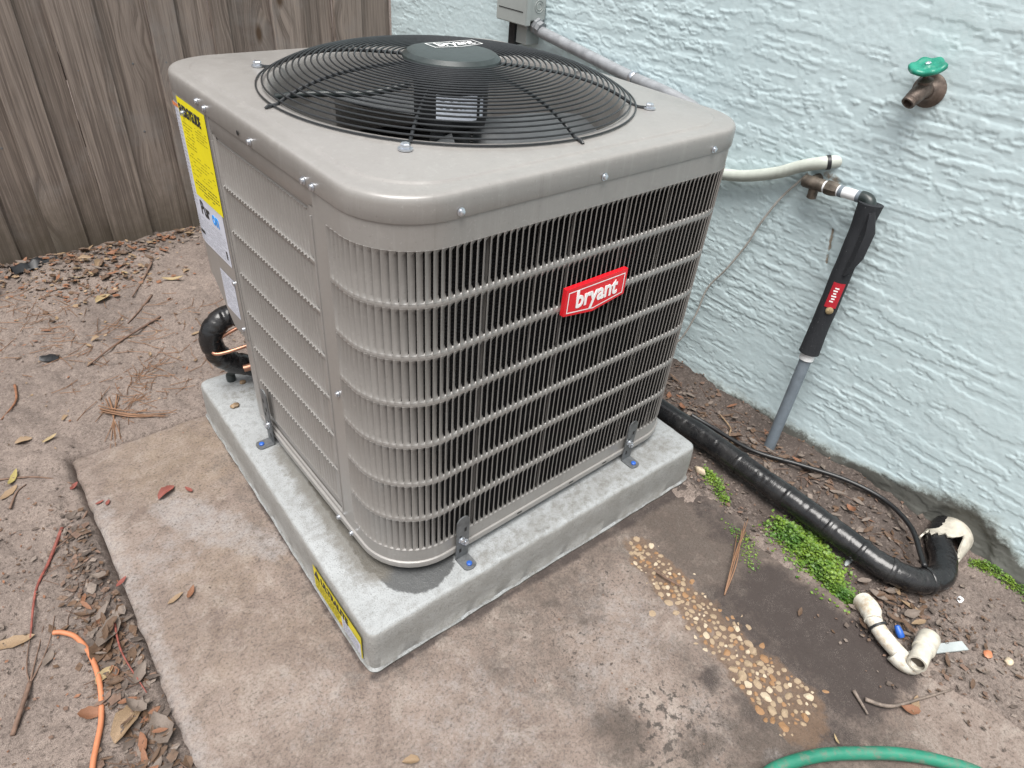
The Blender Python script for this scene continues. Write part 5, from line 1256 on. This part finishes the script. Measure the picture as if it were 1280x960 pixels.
# ---- weeds
def weeds(shape, n, name, label, seed, hgt=0.02, lf=0.006):
    r = random.Random(seed); V = []; Fc = []
    k = 0
    while k < n:
        x, y, q = shape(r)
        z0 = zg(x, y); z = z0 + r.random() ** 0.7 * hgt * q
        s = lf * r.uniform(0.55, 1.25); a = r.uniform(0, 6.283); tl = r.uniform(-0.7, 0.9)
        d_ = Vector((math.cos(a), math.sin(a), tl * 0.7)).normalized(); sd2 = Vector((-math.sin(a), math.cos(a), r.uniform(-.4, .4)))
        c = Vector((x, y, z)); nb = len(V)
        V += [c, c + d_ * s * 0.5 + sd2 * s * 0.42, c + d_ * s, c + d_ * s * 0.5 - sd2 * s * 0.42]; Fc.append((nb, nb + 1, nb + 2, nb + 3))
        if r.random() < 0.12:
            nb = len(V); V += [(x - 0.0006, y, z0 - .004), (x + 0.0006, y, z0 - .004), (x + r.uniform(-.004, .004), y + r.uniform(-.004, .004), z + 0.002)]; Fc.append((nb, nb + 1, nb + 2))
        k += 1
    return solo(name, V, Fc, M['moss'], label, "weeds", False, kind="stuff")
def cap_shape(pts, jit=0.6):
    def f(r):
        i = r.randrange(len(pts) - 1); t = r.random(); a, b2 = pts[i], pts[i + 1]
        wd = a[2] + (b2[2] - a[2]) * t; g = r.gauss(0, 0.62); g2 = r.gauss(0, 0.62)
        cl = 0.45 + 0.75 * float(vn(np.array((a[0] + g * wd) * 40), np.array((a[1] + (b2[1] - a[1]) * t) * 40), 2))
        return a[0] + (b2[0] - a[0]) * t + g * wd, a[1] + (b2[1] - a[1]) * t + g2 * wd, max(0.15, (1.15 - abs(g) * 0.9)) * cl
    return f
weeds(cap_shape([(1.070, -0.300, 0.028), (1.085, -0.36, 0.050), (1.065, -0.42, 0.044), (1.020, -0.48, 0.028), (1.010, -0.53, 0.020)]), 5200, "green_weeds", "bright green low weeds growing between slab and line set", 1, 0.036, 0.0088)
weeds(cap_shape([(1.072, -0.045, 0.012), (1.070, -0.085, 0.022), (1.035, -0.150, 0.012)]), 700, "green_weeds", "small green weed tuft at the right corner of the pad", 2, 0.018, 0.006)
weeds(cap_shape([(1.425, -0.675, 0.010), (1.43, -0.72, 0.016), (1.43, -0.80, 0.016), (1.42, -0.88, 0.012)]), 1100, "green_weeds", "green weeds at the wall foot right of the white sleeve", 3, 0.022, 0.006)
weeds(cap_shape([(0.985, -0.195, 0.020), (0.965, -0.265, 0.022), (0.90, -0.33, 0.018)]), 260, "green_weeds", "sparse green sprigs beside the upright pine needles", 4, 0.010, 0.005)

# ---- leaves
def leaf_me(seed, L, wd, mat, curl):
    r = random.Random(seed); n, mm = 8, 4; V = []; fold = r.uniform(0.1, 0.5) * curl; tw = r.uniform(-0.6, 0.6) * curl; bend = r.uniform(-0.2, 1.0) * curl
    for i in range(n + 1):
        t = i / n; w2 = wd * 0.5 * (math.sin(math.pi * min(1, t ** 0.85)) ** 0.75) * (1 + 0.10 * math.sin(t * 19 + seed)) if 0 < i < n else 0.0008
        for j in range(mm + 1):
            v = (j / mm - 0.5) * 2; x = (t - 0.5) * L; y = v * w2
            z = fold * abs(v) ** 1.3 * w2 * 1.4 + bend * L * 0.35 * (t - 0.5) ** 2 * 2 + tw * y * (t - 0.5) + 0.06 * L * curl * math.sin(t * 7 + seed) * 0.3
            V.append((x, y, z))
    F = [(i * (mm + 1) + j, (i + 1) * (mm + 1) + j, (i + 1) * (mm + 1) + j + 1, i * (mm + 1) + j + 1) for i in range(n) for j in range(mm)]
    nb = len(V); V += [(-L * 0.5, 0.0007, 0), (-L * 0.5, -0.0007, 0), (-L * 0.72, 0, 0.002)]; F.append((nb, nb + 1, nb + 2))
    mnz = min(v[2] for v in V); V = [(a, b2, c - mnz) for a, b2, c in V]
    return mesh("fallen_leaf", V, F, mat, True)
LM = {}
for nm in LEAFC: LM[nm] = [leaf_me(i * 7 + hash_i, 1.0, (0.30, 0.42, 0.36, 0.5, 0.26)[i], M['leaf_' + nm], (0.9, 1.2, 0.6, 1.4, 1.0)[i]) for hash_i, i in [(len(nm), i) for i in range(5)]]
def leaf(x, y, L, kind, rz, label, group=None, rx=0.0, ry=0.0, z=None, var=None, name="fallen_leaf"):
    o = put(name, LM[kind][var if var is not None else random.randrange(5)])
    zz = zg(x, y) if z is None else z
    o.location = (x, y, zz + 0.001); o.scale = (L, L * random.uniform(0.85, 1.1), L); o.rotation_euler = (rx, ry, rz)
    return tag(o, label, "leaf", group)
rl = random.Random(21)
def beside(x, y):
    if y > 1.95: return "left of the black plastic strip" if x < -0.26 else ("beside the black plastic strip" if x < -0.06 else ("right of the black plastic strip" if x < 0.13 else ("behind the dark twig" if x < 0.28 else "close to the cabinet's far corner")))
    if y > 1.40: return "nearer the fence" if y > 1.75 else ("left of the long twig" if x < -0.12 else "right of the long twig")
    if x < -0.3: return "near the slab's far corner" if y > 0.62 else ("beside the red stem" if y > 0.50 else ("beside the orange cable tip" if y > 0.36 else ("beside the middle of the orange cable" if y > 0.20 else "at the bottom of the picture")))
    if x > 1.15 and y > -0.56: return "near the cabinet" if y > 0.14 else ("around the foot of the grey pipe" if y > -0.12 else (("under the thin cable" if x > 1.30 else "against the line set") if y > -0.34 else "near the white sleeve"))
    return "left of the elbows" if x < 1.0 else ("above the elbows" if y > -0.60 else ("by the grey plastic strip" if y > -0.75 else "below the orange scrap"))
def scatter(n, shp, kinds, sizes, label, group, lift=0.006):
    for _ in range(n):
        x, y = shp(rl); random.seed(rl.random())
        L = rl.uniform(*sizes) * 0.84; kd = rl.choice(kinds); q = (L / 0.84 - sizes[0]) / (sizes[1] - sizes[0])
        sz = "large" if q > 0.8 else ("small" if q < 0.25 else "medium")
        cn = {'brown': "dark brown", 'grey': "grey brown", 'tan': "tan", 'rust': "rust coloured", 'straw': "straw coloured"}[kd]
        leaf(x, y, L, kd, rl.uniform(0, 6.28), f"{sz} {cn} leaf {label}, {beside(x, y)}", group, rl.uniform(-.35, .35), rl.uniform(-.3, .3), z=zg(x, y) + rl.random() * lift)
def seg(ax_, ay, bx_, by, wd):
    def f(r):
        t = r.random(); return ax_ + (bx_ - ax_) * t + r.gauss(0, wd), ay + (by - ay) * t + r.gauss(0, wd)
    return f
def clampx(f, xmax=None, xmin=None, ymax=None):
    def g(r):
        x, y = f(r)
        if xmax is not None: x = min(x, xmax - r.random() * 0.01)
        if xmin is not None: x = max(x, xmin + r.random() * 0.01)
        if ymax is not None: y = min(y, ymax - r.random() * 0.02)
        return x, y
    return g
scatter(48, clampx(seg(-0.75, 2.19, 0.46, 2.20, 0.05), ymax=YF - 0.02), ['brown', 'grey', 'tan', 'brown', 'rust', 'grey'], (0.035, 0.065), "in the fence litter", "leaves along the fence foot", 0.015)
scatter(34, seg(-0.15, 2.08, 0.12, 2.02, 0.07), ['tan', 'brown', 'grey', 'straw', 'rust'], (0.035, 0.07), "in the leaf drift", "leaves in the drift before the fence", 0.015)
scatter(46, clampx(seg(-0.400, 0.62, -0.405, -0.10, 0.030), xmax=-0.365), ['brown', 'grey', 'brown', 'rust', 'grey', 'brown'], (0.030, 0.060), "piled at the slab edge", "leaves along the slab edge", 0.016)
scatter(52, clampx(seg(1.30, 0.35, 1.30, -0.50, 0.065), xmax=1.44, xmin=1.195), ['brown', 'grey', 'brown', 'grey', 'rust'], (0.028, 0.060), "along the wall", "leaves between line set and wall", 0.012)
scatter(24, seg(1.06, -0.56, 1.12, -0.66, 0.045), ['brown', 'grey', 'brown', 'grey', 'tan'], (0.028, 0.060), "on dark soil", "leaves around the plastic elbows", 0.012)
scatter(14, seg(0.93, -0.80, 1.25, -0.84, 0.05), ['brown', 'grey'], (0.020, 0.040), "on lower right soil", "leaves at the lower right", 0.006)
scatter(22, seg(-0.45, 1.75, 0.2, 1.45, 0.12), ['tan', 'rust', 'brown'], (0.022, 0.042), "on the rear sand", "leaves on the sand at the rear", 0.004)
scatter(12, seg(-0.50, 0.95, -0.62, 0.45, 0.06), ['brown', 'grey'], (0.018, 0.036), "on far left sand", "leaves on the sand at the far left", 0.004)
for args in [
    (-0.405, 0.463, 0.052, 'rust', 1.25, "upright orange brown leaf near the orange cable tip"),
    (-0.425, 0.500, 0.045, 'tan', 2.7, "flat tan leaf just left of the orange brown leaf"),
    (-0.392, 0.415, 0.085, 'grey', 0.9, "large curled grey leaf at the slab's left edge"),
    (-0.412, 0.385, 0.075, 'brown', 0.9, "long folded dark leaf beside the orange cable"),
    (-0.415, 0.200, 0.090, 'tan', 0.7, "long pale pointed leaf right of the orange cable"),
    (-0.372, 0.140, 0.075, 'grey', 1.6, "broad grey leaf against the slab's left edge"),
    (-0.553, 0.515, 0.080, 'tan', -0.25, "large pale leaf at the left edge of the picture"),
    (-0.505, 0.430, 0.040, 'grey', 1.0, "small grey leaf below the large pale leaf"),
    (-0.425, 0.320, 0.045, 'straw', 0.5, "bright straw coloured leaf by the orange cable"),
    (-0.256, 0.418, 0.040, 'tan', 0.3, "left one of two curled leaves on the slab"),
    (-0.224, 0.412, 0.036, 'rust', 0.9, "right one of two curled leaves on the slab"),
    (-0.169, 0.752, 0.055, 'red', 0.5, "torn dark red leaf on the pale band of the slab"),
    (-0.120, 0.731, 0.030, 'red', 1.9, "small red leaf bit right of the torn red leaf"),
    (-0.312, 0.812, 0.022, 'red', 0.2, "tiny red leaf bit near the slab's far left corner"),
    (-0.337, 0.532, 0.032, 'red', 0.6, "bright red leaf bit on the slab's left rim"),
    (-0.296, 0.800, 0.020, 'red', 1.0, "tiny red fragment below the corner's red leaf bit"),
    (-0.030, -0.195, 0.034, 'tan', 2.6, "narrow tan leaf near the bottom of the picture"),
    (0.205, 1.845, 0.080, 'straw', -0.35, "long straw coloured leaf alone on sand behind the pad"),
    (0.275, 1.905, 0.035, 'tan', 0.4, "small round tan leaf right behind the straw leaf"),
    (-0.180, 1.455, 0.030, 'tan', 0.9, "small oval tan leaf alone on the sand"),
    (-0.040, 1.845, 0.070, 'straw', 0.5, "pale straw leaf at the front of the leaf drift"),
    (-0.462, 1.010, 0.060, 'yellow', 1.1, "yellow leaf on a twig left of the slab corner"),
    (-0.480, 0.965, 0.055, 'tan', 0.7, "tan leaf below the yellow leaf"),
    (-0.357, 1.116, 0.045, 'straw', 0.5, "straw leaf left above the slab corner"),
    (-0.415, 1.160, 0.045, 'tan', 0.1, "flat tan leaf beside the straw leaf near the slab corner"),
    (-0.300, 1.212, 0.050, 'tan', 1.0, "light brown leaf on sand above the slab corner"),
    (-0.348, 0.905, 0.030, 'red', 0.8, "dark red leaf at the slab's left corner edge"),
    (1.277, 0.258, 0.036, 'rust', 0.6, "orange brown leaf beside the line set near the cabinet"),
    (1.305, 0.235, 0.030, 'rust', 1.6, "second orange brown leaf beside the line set near the cabinet"),
    (1.290, -0.005, 0.040, 'rust', 1.2, "orange leaf between the thin cable and line set"),
    (1.226, -0.068, 0.038, 'straw', 1.4, "pale yellowish leaf touching the line set near the grey pipe"),
    (1.226, -0.165, 0.035, 'rust', 1.0, "orange rust leaf right against the middle of the line set"),
    (1.372, -0.225, 0.075, 'rust', -0.95, "long reddish leaf under the thin cable by the wall"),
    (0.880, -0.755, 0.050, 'tan', 0.3, "pale tan leaf on dark soil above the green hose"),
    (0.858, -0.752, 0.040, 'rust', 2.2, "rusty leaf overlapping the tan leaf above the hose"),
    (0.885, -0.474, 0.030, 'brown', 0.3, "small brown leaf on the dark patch of slab"),
    (0.672, -0.685, 0.022, 'straw', 1.0, "tiny straw coloured leaf above the green hose"),
]:
    x, y, L, kind, rz, lb = args
    onslab = (SX < x < 0.9 and y < SY - 0.02)
    random.seed(int((x * 31 + y * 17) * 1000))
    leaf(x, y, L, kind, rz, lb, z=0.003 if onslab else None)
# litter too small to count: crumbs, bark bits and needles
lv = []; lf_ = []; mi = []
mats_l = [M['leaf_' + k] for k in LEAFC] + [M['twig'], M['needle'], M['clod']]
def crumb(x, y, s, mat_i, r, z=None):
    a = r.uniform(0, 6.28); e = r.uniform(0.3, 0.8); z0 = (zg(x, y) if z is None else z) + 0.0015 + r.random() * 0.004
    c, sn = math.cos(a), math.sin(a); nb = len(lv); tz = [r.uniform(-0.3, 0.5) * s for _ in range(5)]
    for k, (u, v) in enumerate(((-1, 0), (-0.3, e), (0.5, e * .7), (1, 0), (0.1, -e))): lv.append((x + (u * c - v * sn) * s, y + (u * sn + v * c) * s, z0 + max(0, tz[k])))
    lf_.append((nb, nb + 1, nb + 2, nb + 3, nb + 4)[::-1]); mi.append(mat_i)
def needle(x, y, L, r, mat_i=8, z=None):
    a = r.uniform(0, 6.28); z0 = (zg(x, y) if z is None else z) + 0.003; wd = 0.0009; nb = len(lv); k = r.uniform(-.35, .35)
    for t in (-0.5, 0, 0.5):
        aa = a + k * t; px, py = x + L * t * math.cos(aa), y + L * t * math.sin(aa)
        zz = max(z0, zg(px, py) + 0.002) if z is None else z0
        lv.append((px - wd * math.sin(aa), py + wd * math.cos(aa), zz)); lv.append((px + wd * math.sin(aa), py - wd * math.cos(aa), zz)); lv.append((px, py, zz + 0.0016))
    for q in (0, 3):
        lf_.extend([(nb + q, nb + q + 3, nb + q + 5, nb + q + 2), (nb + q + 2, nb + q + 5, nb + q + 4, nb + q + 1)]); mi.extend([mat_i, mat_i])
rc = random.Random(77)
def crumbs(n, shp, sz, mats):
    for _ in range(n):
        x, y = shp(rc); crumb(x, y, rc.uniform(*sz) * (0.6 + 0.8 * rc.random() ** 2), rc.choice(mats), rc)
names_l = list(LEAFC)
ix = {k: i for i, k in enumerate(names_l)}; TW, ND, CL = 7, 8, 9
crumbs(700, clampx(seg(-0.9, 2.19, 0.5, 2.20, 0.05), ymax=YF - 0.01), (0.004, 0.016), [ix['brown'], ix['grey'], ix['tan'], TW, CL, ix['rust']])
crumbs(420, seg(-0.18, 2.05, 0.10, 1.98, 0.09), (0.004, 0.014), [ix['brown'], ix['grey'], ix['tan'], TW, ix['rust']])
crumbs(900, clampx(seg(-0.395, 0.78, -0.41, -0.15, 0.028), xmax=-0.349), (0.003, 0.013), [ix['brown'], ix['grey'], TW, CL, CL, ix['brown']])
crumbs(900, clampx(seg(1.30, 0.60, 1.30, -0.55, 0.075), xmax=1.45, xmin=1.18), (0.003, 0.012), [ix['brown'], ix['grey'], TW, CL, CL, ix['brown'], ix['grey']])
crumbs(520, seg(1.03, -0.56, 1.18, -0.70, 0.075), (0.003, 0.010), [ix['brown'], ix['grey'], CL, CL, TW])
crumbs(380, seg(0.95, -0.80, 1.35, -0.85, 0.08), (0.002, 0.007), [CL, TW, ix['grey'], ix['brown']])
crumbs(330, seg(1.06, 0.1, 1.04, -0.35, 0.035), (0.003, 0.009), [CL, CL, TW, ix['grey']])
crumbs(620, seg(-0.6, 1.9, 0.3, 1.2, 0.22), (0.002, 0.006), [ix['brown'], ix['rust'], TW, ix['tan'], CL])
crumbs(360, seg(-0.50, 1.0, -0.60, 0.2, 0.09), (0.002, 0.006), [ix['brown'], TW, CL, ix['rust']])
crumbs(90, seg(0.40, -0.10, 0.55, -0.55, 0.10), (0.0012, 0.0035), [CL, TW, CL])
crumbs(60, seg(-0.1, 0.6, 0.2, -0.25, 0.10), (0.001, 0.003), [CL, TW])
for _ in range(170):
    x, y = seg(-0.45, 1.95, 0.15, 1.35, 0.16)(rc); needle(x, y, rc.uniform(0.03, 0.11), rc)
for _ in range(50): x, y = seg(-0.05, 1.30, -0.2, 1.12, 0.06)(rc); needle(x, y, rc.uniform(0.04, 0.10), rc)
for _ in range(60): x, y = clampx(seg(1.30, 0.3, 1.31, -0.5, 0.06), xmax=1.43, xmin=1.2)(rc); needle(x, y, rc.uniform(0.03, 0.09), rc, TW)
for _ in range(60): x, y = clampx(seg(-0.40, 0.7, -0.42, 0.0, 0.03), xmax=-0.36)(rc); needle(x, y, rc.uniform(0.02, 0.07), rc, TW)
me = mesh("leaf_litter", lv, lf_, mats_l, False); me.polygons.foreach_set("material_index", mi); me.update()
tag(put("leaf_litter", me), "crumbled leaf litter and loose pine needles strewn over the soil", "leaf litter", kind="stuff")

# ---- pine needles and twigs one can pick out
def stick(pts, r, mat, name, label, cat, z_off=0.004, taper=True, lift=None, group=None):
    P = []
    for k, p in enumerate(pts):
        z = zg(p[0], p[1]) + z_off + (lift[k] if lift else 0); P.append((p[0], p[1], z))
    b = B(); b.tube(P, r, 7, res=8, rfun=(lambda L, a, u: r * (1.05 - 0.6 * u)) if taper else None)
    solo(name, b.V, b.F, mat, label, cat, group=group)
stick([(-0.404, 0.775), (-0.450, 0.697), (-0.490, 0.616), (-0.524, 0.505)], 0.0042, M['leaf_red'], "leaf_stem", "long reddish stem curving down the sand left of the slab", "stem")
stick([(-0.545, 0.40), (-0.590, 0.300)], 0.0045, M['twig'], "pine_needle_bundle", "dark sheathed foot of the pine needles at lower left", "pine needles", taper=False)
for k, (dx, dy) in enumerate(((0.0, 0.0), (0.014, 0.004), (-0.012, -0.002))):
    stick([(-0.546, 0.398), (-0.532 + dx, 0.43 + dy), (-0.515 + dx * 1.6, 0.48 + dy), (-0.498 + dx * 1.8, 0.525 + dy)], 0.0017, M['twig'], "pine_needle", "dull pine needle rising from the dark sheath at lower left", "pine needle", group="needles of the lower left bundle")
for k, pts in enumerate([[(0.185, 2.042), (0.12, 1.93), (0.049, 1.825)], [(0.108, 1.788), (0.04, 1.70), (-0.017, 1.637)], [(0.088, 1.633), (-0.074, 1.524), (-0.191, 1.437)]]):
    stick(pts, 0.0046, M['twig'], "twig", ("dark twig pointing from the fence litter toward the viewer", "thin twig in the middle of the rear sand", "long twig lying slantwise on the sand behind the pad")[k], "twig")
stick([(-0.386, 1.45), (-0.398, 1.36), (-0.445, 1.285)], 0.0040, M['leaf_rust'], "pine_needle_bundle", "curved orange brown needle bundle at the left edge", "pine needles")
for k in range(7):
    r = random.Random(k + 40); a = r.uniform(-0.02, 0.02)
    stick([(-0.215, 1.185 + a), (-0.15, 1.115 + a + r.uniform(-.01, .01)), (-0.06 + r.uniform(-.02, .02), 1.05 + r.uniform(-.015, .015))], 0.0018, M['needle'], "pine_needle", "long orange pine needle in the clump beyond the slab corner", "pine needle", 0.004 + 0.001 * k, group="orange needle clump")
for k in range(5):
    r = random.Random(k + 70)
    stick([(-0.172 + r.uniform(-.02, .02), 1.235 + r.uniform(-.02, .02)), (-0.195, 1.13), (-0.222 + r.uniform(-.02, .02), 1.02 + r.uniform(-.02, .02))], 0.0017, M['needle'], "pine_needle", "orange pine needle pointing toward the slab corner", "pine needle", group="needles crossing the clump")
stick([(-0.55, 1.03), (-0.494, 1.025), (-0.412, 0.985), (-0.350, 0.912)], 0.0036, M['twig'], "twig", "thin reddish twig ending at the slab's far left corner", "twig")
stick([(-0.343, 0.799), (-0.39, 0.745), (-0.446, 0.720)], 0.0026, M['twig'], "twig", "short dark twig near the slab's left edge", "twig")
stick([(-0.488, 0.903), (-0.465, 0.95), (-0.441, 0.970)], 0.0030, M['twig'], "twig", "small bent twig left of the slab corner", "twig")
stick([(-0.378, 0.43), (-0.385, 0.34), (-0.372, 0.23)], 0.0024, M['leaf_red'], "leaf_stem", "thin red stem among the leaves at the slab edge", "stem", 0.016)
stick([(0.800, -0.680), (0.829, -0.721), (0.90, -0.755), (0.985, -0.790)], 0.0046, M['leaf_grey'], "twig", "pale grey stick on soil below the white fittings", "twig", 0.008)
stick([(0.80, -0.655), (0.775, -0.70)], 0.0044, M['leaf_grey'], "twig", "short grey stick left of the pale stick", "twig", 0.006)
stick([(0.690, -0.190), (0.697, -0.225), (0.706, -0.256)], 0.0032, M['twig'], "twig", "short dark twig lying on the exposed pebbles", "twig", 0.006)
stick([(1.235, -0.03), (1.268, 0.01), (1.30, 0.03), (1.325, 0.09)], 0.0040, M['leaf_tan'], "twig", "pale twig at the foot of the grey drain pipe", "twig", 0.012)
for k in range(6):
    r = random.Random(k + 90); e = (0.985 + r.uniform(-.03, .03), -0.232 + r.uniform(-.02, .02))
    stick([(0.775, -0.334), (0.86 + r.uniform(-.01, .01), -0.292 + r.uniform(-.012, .012)), e], 0.0018, M['needle'], "pine_needle", "brown pine needle of the tuft fanned beside the pebbles", "pine needle", 0.004, True, [0, 0.020, 0.030], group="needle tuft beside the pebbles")
